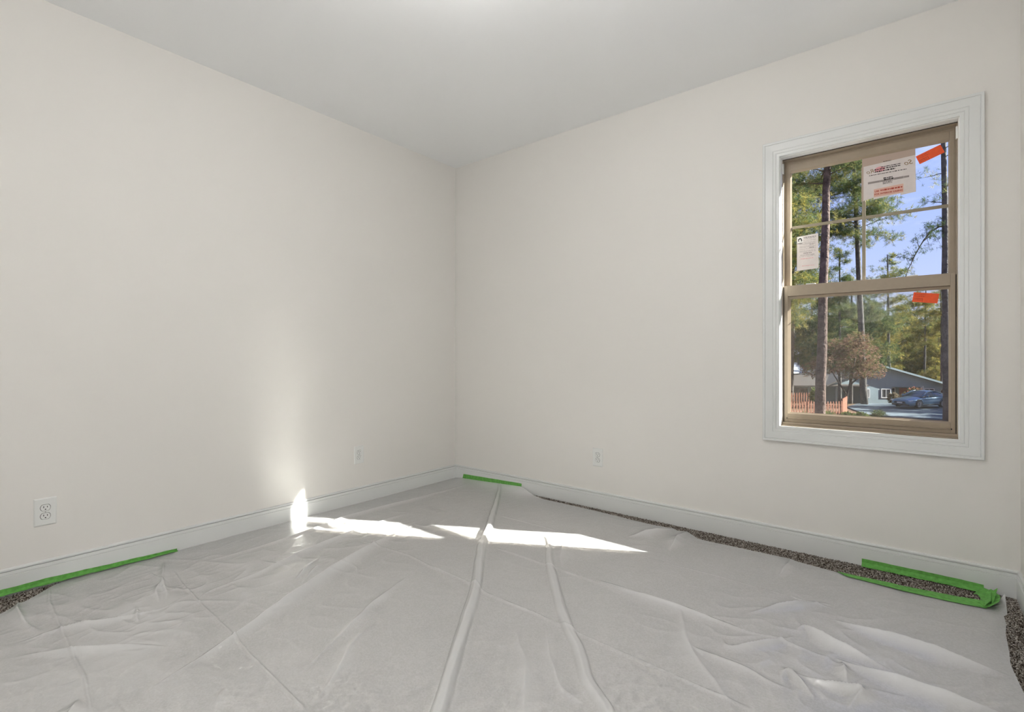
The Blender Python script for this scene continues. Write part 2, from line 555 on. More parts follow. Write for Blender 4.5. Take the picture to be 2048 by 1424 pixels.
# upper sash (outer track), two by two grille
us = empty('upper_sash', (0, 0, 0), parent=win)
UZ0, UZ1 = 1.480, 2.124
m_ = MB()
ring(m_, OX0 + 0.016, OX1 - 0.016, 1.408, OZ1 - 0.020, (GX0 - 0.005 - OX0 - 0.016, OX1 - 0.016 - GX1 - 0.005, UZ0 - 1.408 - 0.004, OZ1 - 0.020 - UZ1 - 0.010), 0.090, 0.116)
wpart(m_, 'sash_rail', M['vinyl'], us, bevel=0.0015)
wpart(stop_ring(MB(), GX0, GX1, UZ0, UZ1, 0.010, 0.0895, 0.0985), 'glazing_stop', M['vinyl'], us)
wpart(MB().quad_box(GX0 - 0.004, GX1 + 0.004, 0.1000, 0.1030, UZ0 - 0.004, UZ1 + 0.004), 'glass_pane', M['glass'], us)
MX, MZ = 2.957, 1.814
wpart(MB().prism([(MX - 0.008, 0.1040), (MX - 0.006, 0.1032), (MX + 0.006, 0.1032), (MX + 0.008, 0.1040), (MX + 0.008, 0.1075), (MX - 0.008, 0.1075)], 2, UZ0, UZ1), 'muntin', M['vinyl'], us)
wpart(MB().prism([(0.1046, MZ - 0.008), (0.1038, MZ - 0.006), (0.1038, MZ + 0.006), (0.1046, MZ + 0.008), (0.1081, MZ + 0.008), (0.1081, MZ - 0.008)], 0, GX0, GX1), 'muntin', M['vinyl'], us)

# lower sash (room side)
ls = empty('lower_sash', (0, 0, 0), parent=win)
LZ0, LZ1 = 0.764, 1.403
m_ = MB()
ring(m_, OX0 + 0.011, OX1 - 0.011, 0.7085, 1.478, (GX0 - 0.012 - OX0 - 0.011, OX1 - 0.011 - GX1 - 0.007, LZ0 - 0.7085 - 0.006, 1.478 - LZ1 - 0.016), 0.0555, 0.087)
wpart(m_, 'sash_rail', M['vinyl'], ls, bevel=0.0018)
wpart(stop_ring(MB(), GX0, GX1, LZ0, LZ1, 0.0125, 0.0575, 0.0690), 'glazing_stop', M['vinyl'], ls)
wpart(MB().quad_box(GX0 - 0.004, GX1 + 0.004, 0.0700, 0.0730, LZ0 - 0.004, LZ1 + 0.004), 'glass_pane', M['glass'], ls)
# finger lift lip along the bottom rail
wpart(MB().prism([(0.0555, 0.7330), (0.0490, 0.7310), (0.0490, 0.7280), (0.0555, 0.7260)], 0, OX0 + 0.030, OX1 - 0.030), 'finger_lift', M['vinyl'], ls)
wpart(MB().quad_box(OX0 + 0.0235, OX0 + 0.0275, 0.0550, 0.0562, 0.7255, 0.7325), 'weep_notch', M['slot'], ls)
wpart(MB().quad_box(OX1 - 0.0275, OX1 - 0.0235, 0.0550, 0.0562, 0.7255, 0.7325), 'weep_notch', M['slot'], ls)
for x in (2.695, 3.135):
    wpart(MB().quad_box(x, x + 0.045, 0.060, 0.080, 1.4782, 1.4835), 'tilt_latch', M['plate'], ls, bevel=0.001)
# balance clips on the side tracks
for (x0, x1) in ((OX1 - 0.0105, OX1 - 0.0035), (OX0 + 0.0035, OX0 + 0.0105)):
    wpart(MB().quad_box(x0, x1, 0.046, 0.060, 2.115, 2.172), 'balance_clip', M['jamb'], bevel=0.0008)
# half screen outside the lower sash
sc_ = empty('insect_screen', (0, 0, 0), parent=win)
wpart(ring(MB(), OX0 + 0.010, OX1 - 0.010, OZ0 + 0.012, 1.474, (0.020, 0.020, 0.020, 0.020), 0.128, 0.138), 'screen_frame', M['vinyl'], sc_)
wpart(MB().grid([[(OX0 + 0.03, 0.133, OZ0 + 0.03), (OX1 - 0.03, 0.133, OZ0 + 0.03)], [(OX0 + 0.03, 0.133, 1.456), (OX1 - 0.03, 0.133, 1.456)]]), 'screen_mesh', M['screen'], sc_)

# ------------------------------------------------------------------ wall outlets
def make_outlet(loc, rz, label, group):
    """built facing -y, centred on its plate"""
    t = empty('wall_outlet', loc, rz)
    tag(t, label, 'outlet', group)
    w, h = 0.080, 0.128
    pl = MB()
    ch = 0.005
    k = [(-w / 2, -h / 2), (w / 2, -h / 2), (w / 2, h / 2), (-w / 2, h / 2)]
    ki = [(-w / 2 + ch, -h / 2 + ch), (w / 2 - ch, -h / 2 + ch), (w / 2 - ch, h / 2 - ch), (-w / 2 + ch, h / 2 - ch)]
    pl.v = [(p[0], 0.0, p[1]) for p in k] + [(p[0], -0.0035, p[1]) for p in k] + [(p[0], -0.0065, p[1]) for p in ki]
    for lv in (0, 4):
        for q in range(4):
            r_ = (q + 1) % 4
            pl.f.append((lv + q, lv + r_, lv + 4 + r_, lv + 4 + q))
    pl.f.append((8, 9, 10, 11)); pl.f.append((3, 2, 1, 0))
    pl.build('cover_plate', M['plate'], t)
    def face_outline(s):
        pts = []
        rr = 0.0172 * s
        for i in range(40):
            t_ = 2 * math.pi * i / 40
            x = rr * math.cos(t_); z = rr * math.sin(t_)
            z = max(-0.0138 * s, min(0.0138 * s, z))
            pts.append((x, z))
        return pts
    for zc in (0.0195, -0.0195):
        rec = MB()
        rec.prism([(p[0], p[1] + zc) for p in face_outline(1.0)], 1, -0.0085, -0.0040)
        ro = rec.build('receptacle', M['plate'], t)
        gap = MB()
        o = face_outline(1.09); i_ = face_outline(1.0); n = len(o)
        gap.v = [(p[0], -0.0067, p[1] + zc) for p in o] + [(p[0], -0.0067, p[1] + zc) for p in i_]
        for q in range(n):
            gap.f.append((q, (q + 1) % n, n + (q + 1) % n, n + q))
        gap.build('shadow_gap', M['slot'], ro)
        for (sx, sh) in ((-0.0064, 0.0085), (0.0064, 0.0070)):
            MB().quad_box(sx - 0.0012, sx + 0.0012, -0.0088, -0.0070, zc + 0.0035 - sh / 2, zc + 0.0035 + sh / 2).build('blade_slot', M['slot'], ro)
        gr = MB()
        gr.prism([(0.0028 * math.cos(a_), zc - 0.0072 + 0.0026 * math.sin(a_) if math.sin(a_) < 0 else zc - 0.0072 + 0.0018 * math.sin(a_)) for a_ in [2 * math.pi * i / 16 for i in range(16)]], 1, -0.0088, -0.0070)
        gr.build('ground_hole', M['slot'], ro)
    sm = MB()
    sm.prism([(0.0032 * math.cos(2 * math.pi * i / 16), 0.0032 * math.sin(2 * math.pi * i / 16)) for i in range(16)], 1, -0.0078, -0.0060)
    so = sm.build('screw', M['screw'], t)
    MB().quad_box(-0.0004, 0.0004, -0.0080, -0.0070, -0.0025, 0.0025).build('screw_slot', M['slot'], so)
    return t
og = 'white duplex wall outlets'
make_outlet((1.423, 0.0, 0.367), 0, 'white duplex outlet on the wall with the window', og)
make_outlet((0.0, -0.988, 0.361), R(90), 'white duplex outlet on the left wall beside the bright sun spot', og)
make_outlet((0.0, -2.683, 0.352), R(90), 'white duplex outlet above the long green tape on the left baseboard', og)

# ------------------------------------------------------------------ unseen fill lamps added to brighten the room (above and behind the camera)
def fill_lamp(x, y, rad, drop, glow, label):
    """added opal fill globe on a stem: rad its radius, drop its centre below the ceiling"""
    top = drop - rad - 0.015
    t = empty('fill_light', (x, y, H))
    tag(t, label, 'fill light')
    def lathe(prof, n=16):
        mb = MB()
        for (r, z) in prof:
            for j in range(n):
                a_ = 2 * math.pi * j / n
                mb.v.append((r * math.cos(a_), r * math.sin(a_), z))
        for i in range(len(prof) - 1):
            for j in range(n):
                j2 = (j + 1) % n
                mb.f.append((i * n + j, i * n + j2, (i + 1) * n + j2, (i + 1) * n + j))
        return mb
    lathe([(0.001, 0.0), (0.070, 0.0), (0.070, -0.018), (0.050, -0.026), (0.009, -0.028), (0.009, -max(0.03, top - 0.03)), (0.060, -max(0.032, top - 0.028)), (0.060, -top - 0.03)]).build('fill_stem', M['fill_metal'], t)
    prof = [(max(0.002, rad * math.sin(a_)), -drop + rad * math.cos(a_)) for a_ in [math.pi * i / 8 for i in range(9)]]
    lathe(prof).build('fill_globe', glow, t, smooth=True)
    return t
fill_lamp(2.08, -1.98, 0.165, 0.235, M['fill_glow'], 'added opal fill globe hung out of view in the middle of the room')
fill_lamp(2.75, -3.75, 0.28, 1.00, M['fill_glow_soft'], 'added opal fill globe hung out of view towards the back wall')

# ------------------------------------------------------------------ stickers on the window glass
def text_mesh(body, size, mirror=False, align='CENTER', shear=0.0, bold=0.0):
    cu = bpy.data.curves.new('lettering', 'FONT')
    cu.body = body; cu.size = size; cu.align_x = align; cu.align_y = 'CENTER'
    cu.shear = shear; cu.resolution_u = 3; cu.offset = bold
    o = bpy.data.objects.new('lettering_tmp', cu)
    COL.objects.link(o)
    dg = bpy.context.evaluated_depsgraph_get()
    me = bpy.data.meshes.new_from_object(o.evaluated_get(dg))
    bpy.data.objects.remove(o)
    bpy.data.curves.remove(cu)
    if mirror:
        me.transform(Matrix.Scale(-1, 4, (1, 0, 0)))
    return me

def sticker_root(name, cx, cz, y, rot, label):
    """Empty in the plane of the pane; local x along the pane, local z up, local -y towards the room"""
    t = empty(name, (cx, y, cz))
    t.rotation_euler = (0, rot, 0)
    tag(t, label, 'sticker')
    return t
def put_text(me, name, material, parent, x, z, y=-0.0007, rot=0.0):
    me.transform(Matrix.Rotation(R(90), 4, 'X'))
    o = link_mesh(name, me, material, parent)
    o.location = (x, y, z)
    o.rotation_euler = (0, rot, 0)
    return o
def dashes(mb, x0, x1, z, h, rng, y=-0.0006, lo=0.004, hi=0.012, gap=0.002):
    """a line of unreadable small print as short bars"""
    x = x0
    while x < x1:
        w = min(rng.uniform(lo, hi), x1 - x)
        hh = h * rng.uniform(0.75, 1.1)
        k = len(mb.v)
        mb.v += [(x, y, z - hh / 2), (x + w, y, z - hh / 2), (x + w, y, z + hh / 2), (x, y, z + hh / 2)]
        mb.f.append((k, k + 1, k + 2, k + 3))
        x += w + gap * rng.uniform(0.7, 1.6)
def sheet(parent, name, poly, y0, y1, material):
    return MB().prism(poly, 1, y0, y1).build(name, material, parent)

rng = random.Random(4)
# large label, upper right panes
st = sticker_root('window_label', 3.060, 2.013, 0.0994, 0, 'large white paper label with red box of print on the upper window pane')
sheet(st, 'paper', [(-0.110, -0.113), (-0.061, -0.103), (-0.061, -0.112), (0.050, -0.103), (0.050, -0.112), (0.112, -0.107), (0.110, 0.079), (-0.105, 0.070)], -0.0004, 0.0, M['paper'])
sheet(st, 'header_band', [(-0.110, 0.0685), (0.110, 0.0785), (0.109, 0.1205), (-0.110, 0.1110)], -0.0005, 0.0, M['paper_tan'])
sheet(st, 'left_margin', [(-0.1135, -0.113), (-0.1045, -0.113), (-0.1045, 0.069), (-0.1135, 0.069)], -0.0005, 0.0, M['paper_tan'])
sheet(st, 'print_box', [(-0.060, -0.101), (0.062, -0.099), (0.062, -0.055), (-0.060, -0.060)], -0.0005, 0.0, M['paper_red'])
put_text(text_mesh('FOR INTERIOR CASING', 0.0112, bold=0.0004), 'lettering', M['ink_red'], st, 0.001, -0.0875, rot=-0.01)
put_text(text_mesh('USE', 0.0112, bold=0.0004), 'lettering', M['ink_red'], st, -0.047, -0.0725, rot=-0.02)
put_text(text_mesh('So', 0.034, True, shear=0.3), 'lettering', M['ink_gold'], st, 0.084, 0.047, rot=-0.05)
put_text(text_mesh('Ro', 0.030, True, shear=0.3), 'lettering', M['ink_gold'], st, -0.073, 0.036, rot=-0.05)
mb = MB(); dashes(mb, -0.032, 0.058, -0.0705, 0.008, rng); mb.build('small_print', M['ink_red'], st)['kind'] = 'stuff'
mb = MB()
dashes(mb, -0.058, 0.050, 0.041, 0.0055, rng); dashes(mb, -0.056, 0.030, 0.030, 0.006, rng); dashes(mb, -0.030, 0.052, 0.050, 0.0045, rng)
dashes(mb, -0.080, 0.075, 0.016, 0.0035, rng); dashes(mb, -0.020, 0.018, -0.010, 0.005, rng); dashes(mb, -0.018, 0.022, -0.018, 0.006, rng)
dashes(mb, -0.022, 0.018, -0.031, 0.005, rng, lo=0.002, hi=0.005); dashes(mb, -0.022, 0.016, -0.038, 0.005, rng, lo=0.002, hi=0.005)
dashes(mb, -0.020, 0.012, 0.076, 0.004, rng, lo=0.002, hi=0.004)
mb.build('small_print', M['ink_black'], st)['kind'] = 'stuff'
mb = MB()
dashes(mb, -0.085, 0.085, -0.0225, 0.0105, rng, y=-0.00055, lo=0.03, hi=0.06, gap=0.0005)
mb.build('grey_rule', M['ink_grey'], st)
sheet(st, 'seal', [(-0.035 + 0.022 * math.cos(a_), 0.040 + 0.014 * math.sin(a_)) for a_ in [2 * math.pi * i / 24 for i in range(24)]], -0.00048, -0.0003, M['ink_pink'])

# small label, lower left pane of the upper sash
st = sticker_root('window_label', 2.697, 1.664, 0.0994, 0, 'small white label with black arch logo on the upper window pane')
sheet(st, 'paper', [(-0.052, -0.100), (0.050, -0.095), (0.054, -0.088), (0.052, 0.100), (-0.052, 0.093)], -0.0004, 0.0, M['paper'])
sheet(st, 'logo_square', [(-0.049, 0.058), (-0.023, 0.060), (-0.023, 0.090), (-0.049, 0.088)], -0.0005, 0.0, M['plate'])
arch = [(-0.0455, 0.0650), (-0.0460, 0.0720)] + [(-0.0365 + 0.0095 * math.cos(a_), 0.0745 + 0.0100 * math.sin(a_)) for a_ in [math.pi - math.pi * i / 12 for i in range(13)]] + [(-0.0265, 0.0650), (-0.0315, 0.0650), (-0.0315, 0.0725)] + [(-0.0365 + 0.0045 * math.cos(a_), 0.0735 + 0.0045 * math.sin(a_)) for a_ in [math.pi * i / 8 for i in range(1, 8)]] + [(-0.0415, 0.0725), (-0.0415, 0.0650)]
sheet(st, 'arch_logo', arch, -0.0008, -0.0004, M['ink_black'])
mb = MB()
dashes(mb, -0.050, -0.026, 0.054, 0.003, rng, lo=0.02, hi=0.03); dashes(mb, -0.018, 0.042, 0.085, 0.0035, rng)
dashes(mb, -0.015, 0.040, 0.078, 0.002, rng)
dashes(mb, 0.012, 0.030, 0.043, 0.004, rng, lo=0.002, hi=0.004); dashes(mb, 0.010, 0.032, 0.025, 0.004, rng, lo=0.002, hi=0.004)
dashes(mb, -0.020, 0.022, -0.004, 0.004, rng, lo=0.002, hi=0.005); dashes(mb, -0.034, 0.034, -0.014, 0.003, rng, lo=0.002, hi=0.005)
mb.build('small_print', M['ink_black'], st)['kind'] = 'stuff'
mb = MB()
for z_ in (0.068, 0.058, 0.051, 0.046, 0.036, 0.030, 0.020, 0.010, 0.004, -0.022):
    dashes(mb, -0.040, 0.040, z_, 0.0016, rng, lo=0.006, hi=0.02)
mb.build('small_print', M['ink_grey'], st)['kind'] = 'stuff'
mb = MB(); dashes(mb, -0.034, 0.030, -0.034, 0.0045, rng, lo=0.002, hi=0.006); dashes(mb, -0.026, 0.034, -0.075, 0.003, rng); mb.build('small_print', M['ink_pink'], st)['kind'] = 'stuff'

# two orange tags
def orange_tag(cx, cz, y, w, h, rot, label):
    st = sticker_root('orange_tag', cx, cz, y, rot, label)
    st['group'] = 'orange tags on the window panes'
    sheet(st, 'tag_paper', [(-w / 2, -h / 2), (w / 2, -h / 2), (w / 2, h / 2), (-w / 2, h / 2)], -0.0004, 0.0, M['orange'])
    mb = MB()
    for z_ in (0.3, 0.12):
        dashes(mb, -w * 0.45, -w * 0.02, h * z_, h * 0.055, rng, lo=0.003, hi=0.008)
    dashes(mb, -w * 0.46, -w * 0.12, -h * 0.12, h * 0.05, rng, lo=0.02, hi=0.03, gap=0.0002)
    dashes(mb, -w * 0.46, -w * 0.12, -h * 0.28, h * 0.07, rng, lo=0.002, hi=0.005)
    mb.build('small_print', M['orange_dark'], st)['kind'] = 'stuff'
    sheet(st, 'box_rule', [(-w * 0.115, -h * 0.46), (-w * 0.095, -h * 0.46), (-w * 0.095, -h * 0.08), (-w * 0.115, -h * 0.08)], -0.0007, -0.0004, M['orange_dark'])
    return st
orange_tag(3.226, 2.0795, 0.0994, 0.101, 0.0455, -0.355, 'tilted orange tag beside the large white label on the upper pane')
orange_tag(3.2085, 1.3675, 0.0694, 0.098, 0.0475, 0.152, 'orange tag near the top of the lower window pane')

# ------------------------------------------------------------------ plastic drop sheet
def catmull(pts, n=8):
    P = [np.array(p, float) for p in pts]
    P = [2 * P[0] - P[1]] + P + [2 * P[-1] - P[-2]]
    out = []
    for i in range(1, len(P) - 2):
        for t in np.linspace(0, 1, n, endpoint=False):
            a0, a1, a2, a3 = P[i - 1], P[i], P[i + 1], P[i + 2]
            out.append(0.5 * ((2 * a1) + (-a0 + a2) * t + (2 * a0 - 5 * a1 + 4 * a2 - a3) * t * t + (-a0 + 3 * a1 - 3 * a2 + a3) * t ** 3))
    out.append(P[-2])
    return np.array(out)

def value_noise(X, Y, scale, seed):
    """smooth 2D noise in 0..1"""
    r = np.random.RandomState(seed)
    tab = r.rand(256, 256)
    x = X * scale + 37.0; y = Y * scale + 91.0
    xi = np.floor(x).astype(int); yi = np.floor(y).astype(int)
    fx = x - xi; fy = y - yi
    fx = fx * fx * (3 - 2 * fx); fy = fy * fy * (3 - 2 * fy)
    def g(i, j): return tab[(xi + i) % 256, (yi + j) % 256]
    return (g(0, 0) * (1 - fx) + g(1, 0) * fx) * (1 - fy) + (g(0, 1) * (1 - fx) + g(1, 1) * fx) * fy

# folds of the sheet on the floor: (kind, height, half-width, line). A pleat is steep on its left-hand side, looking along the line
FOLDS = [
 ('tube', 0.030, 0.026, [(0.52,-0.02),(0.570,-0.070),(0.83,-0.42),(1.087,-0.776),(1.281,-1.058),(1.443,-1.258),(1.618,-1.475),(1.724,-1.625),(1.870,-1.832),(1.980,-1.988),(2.067,-2.114),(2.3,-2.5)]),
 ('tube', 0.018, 0.024, [(1.44,-0.68),(1.534,-0.766),(1.682,-0.976),(1.915,-1.254),(2.080,-1.439),(2.228,-1.579),(2.323,-1.692),(2.401,-1.751),(2.460,-1.797),(2.6,-1.95)]),
 ('ridge', 0.010, 0.041, [(1.965,-1.604),(2.031,-1.678),(2.102,-1.735),(2.197,-1.861),(2.267,-1.953),(2.4,-2.1)]),
 ('ridge', 0.010, 0.032, [(2.023,-1.500),(2.145,-1.646),(2.269,-1.774),(2.333,-1.797),(2.406,-1.805)]),
 ('pleat', -0.016, 0.060, [(0.66,-1.0),(0.703,-1.085),(0.748,-1.244),(0.781,-1.40),(0.856,-1.617),(0.969,-1.902),(1.069,-2.121),(1.161,-2.316),(1.226,-2.476),(1.272,-2.617),(1.287,-2.677)]),
 ('pleat', -0.011, 0.050, [(0.492,-0.830),(0.483,-1.074),(0.514,-1.320),(0.552,-1.559),(0.596,-1.776),(0.673,-2.037),(0.679,-2.233),(0.762,-2.320)]),
 ('pleat', -0.010, 0.045, [(0.260,-0.074),(0.252,-0.624),(0.231,-1.238),(0.269,-1.399),(0.312,-1.822),(0.297,-2.135),(0.262,-2.258)]),
 ('ridge', 0.009, 0.024, [(1.20,-1.42),(1.239,-1.514),(1.370,-1.862),(1.463,-2.059),(1.541,-2.222),(1.578,-2.293)]),
 ('ridge', 0.010, 0.030, [(1.488,-1.903),(1.542,-2.047),(1.650,-2.187),(1.742,-2.324)]),
 ('ridge', 0.010, 0.030, [(0.588,-2.888),(0.590,-2.824),(0.589,-2.710),(0.668,-2.574),(0.714,-2.419),(0.648,-2.307)]),
 ('pleat', 0.012, 0.045, [(0.690,-2.898),(0.726,-2.820),(0.815,-2.724),(1.010,-2.531),(1.071,-2.478)]),
 ('pleat', 0.014, 0.060, [(1.95,-1.02),(2.264,-1.044),(2.471,-1.048),(2.657,-1.059),(2.70,-1.06)]),
 ('pleat', 0.026, 0.060, [(2.910,-0.745),(2.991,-0.757),(3.195,-0.783),(3.428,-0.800)]),
 ('pleat', 0.024, 0.045, [(2.810,-0.931),(2.840,-0.879),(2.932,-0.950),(3.018,-0.980),(3.112,-1.014)]),
 ('pleat', 0.024, 0.055, [(2.945,-1.045),(3.075,-1.068),(3.236,-1.075),(3.422,-1.060)]),
 ('ridge', 0.012, 0.041, [(2.38,-0.98),(2.418,-1.091),(2.530,-1.303),(2.598,-1.390),(2.675,-1.463),(2.75,-1.55)]),
 ('ridge', 0.012, 0.032, [(2.50,-1.26),(2.559,-1.308),(2.683,-1.307),(2.796,-1.329),(2.875,-1.323)]),
 ('ridge', 0.017, 0.027, [(2.592,-1.161),(2.650,-1.207),(2.773,-1.062),(2.816,-0.966)]),
 ('ridge', 0.017, 0.022, [(2.827,-1.291),(2.843,-1.231),(2.914,-1.314),(2.926,-1.336)]),
 ('ridge', 0.019, 0.024, [(2.843,-1.231),(2.934,-1.241),(3.001,-1.221),(3.040,-1.212),(3.011,-1.323)]),
 ('ridge', 0.015, 0.019, [(2.970,-1.050),(2.985,-1.120),(2.998,-1.189)]),
 ('ridge', 0.019, 0.030, [(2.627,-0.907),(2.690,-0.815),(2.757,-0.732),(2.861,-0.618),(2.890,-0.60)]),
 ('ridge', 0.020, 0.041, [(1.995,-0.09),(1.975,-0.15),(1.916,-0.26),(1.845,-0.40)]),
 ('ridge', 0.019, 0.035, [(2.080,-0.09),(2.090,-0.25),(2.118,-0.45)]),
 ('ridge', 0.012, 0.032, [(2.662,-0.15),(2.660,-0.30),(2.656,-0.458)]),
 ('ridge', 0.014, 0.027, [(0.134,-2.242),(0.398,-2.329),(0.550,-2.398),(0.669,-2.417)]),
 ('ridge', 0.017, 0.032, [(0.10,-2.74),(0.145,-2.784),(0.285,-2.808),(0.450,-2.799),(0.555,-2.770)]),
 ('ridge', 0.011, 0.019, [(0.219,-2.331),(0.486,-2.345),(0.660,-2.397)]),
 ('ridge', 0.010, 0.041, [(1.551,-2.531),(1.482,-2.491),(1.443,-2.461)]),
 ('ridge', 0.014, 0.041, [(1.30,-2.86),(1.227,-2.800),(1.157,-2.768)]),
 ('ridge', 0.009, 0.016, [(0.89,-1.95),(0.852,-1.893),(0.780,-1.801),(0.713,-1.708)]),
 ('ridge', 0.011, 0.022, [(0.586,-2.484),(0.742,-2.515),(0.802,-2.514)]),
 ('ridge', 0.009, 0.016, [(0.80,-1.70),(0.84,-1.80),(0.93,-1.92)]),
 ('ridge', 0.009, 0.041, [(1.60,-0.72),(1.70,-0.90),(1.78,-1.00)]),
]
# sharp factory fold lines (kept from the folded pack): (height, half-width, line)
CREASES = [
 (0.005, 0.007, [(0.045,-2.675),(0.249,-2.706),(0.439,-2.714),(0.798,-2.730),(1.039,-2.735),(1.266,-2.762)]),
 (0.006, 0.007, [(0.306,-2.260),(0.528,-2.284),(0.818,-2.303),(1.161,-2.316),(1.320,-2.332),(1.473,-2.341),(1.749,-2.352)]),
 (-0.005, 0.006, [(1.345,-1.017),(1.684,-1.032),(2.099,-1.048),(2.339,-1.047),(2.657,-1.059),(2.748,-1.044),(2.945,-1.062)]),
 (-0.005, 0.006, [(1.236,-1.417),(1.489,-1.421),(1.675,-1.454),(1.950,-1.458),(2.179,-1.476),(2.410,-1.487),(2.616,-1.498),(2.787,-1.503)]),
 (0.003, 0.006, [(2.045,-0.624),(2.448,-0.618),(2.689,-0.629),(2.904,-0.634)]),
 (-0.003, 0.006, [(1.008,-0.570),(1.300,-0.567),(1.503,-0.579)]),
 (-0.004, 0.006, [(0.688,-1.429),(0.814,-1.417),(1.063,-1.390),(1.257,-1.416),(1.495,-1.430)]),
]
def sheet_back(x):
    xs = [0.0, 0.10, 0.75, 0.86, 0.974, 1.443, 1.856, 1.93, 1.985, 2.03, 2.078, 2.178, 2.462, 2.64, 2.70, 2.881, 3.115, 3.288, 3.40, 3.44, 3.474, 3.6]
    ys = [-0.018, -0.017, -0.0165, -0.045, -0.070, -0.077, -0.106, -0.098, -0.085, -0.110, -0.088, -0.172, -0.171, -0.160, -0.178, -0.204, -0.216, -0.214, -0.200, -0.150, -0.085, -0.085]
    return np.interp(x, xs, ys)
def sheet_left(y):
    return np.interp(-y, [0, 2.60, 2.66, 2.72, 2.79, 2.855, 3.0, 3.4], [0.0165, 0.0165, 0.045, 0.110, 0.185, 0.225, 0.28, 0.30])
def sheet_right(y):
    return np.interp(-y, [0.0, 0.085, 0.16, 0.239, 0.27, 0.35, 0.45, 0.565, 0.706, 0.791, 0.897, 1.3, 4.0], [3.474, 3.474, 3.472, 3.466, 3.453, 3.452, 3.440, 3.436, 3.427, 3.432, 3.439, 3.45, 3.44])

def seg_dist(X, Y, line):
    """signed distance to a polyline (left positive) and position along it 0..1"""
    best = np.full(X.shape, 1e9); sgn = np.zeros(X.shape); pos = np.zeros(X.shape)
    L = np.concatenate([[0], np.cumsum(np.linalg.norm(np.diff(line, axis=0), axis=1))])
    for i in range(len(line) - 1):
        a_ = line[i]; d_ = line[i + 1] - a_; ll = max(np.dot(d_, d_), 1e-12)
        t_ = np.clip(((X - a_[0]) * d_[0] + (Y - a_[1]) * d_[1]) / ll, 0, 1)
        px = a_[0] + t_ * d_[0]; py = a_[1] + t_ * d_[1]
        dd = np.hypot(X - px, Y - py)
        cr = d_[0] * (Y - a_[1]) - d_[1] * (X - a_[0])
        m = dd < best
        best[m] = dd[m]; sgn[m] = np.sign(cr[m]); pos[m] = (L[i] + t_[m] * math.sqrt(ll)) / L[-1]
    return best * np.where(sgn == 0, 1, sgn), pos

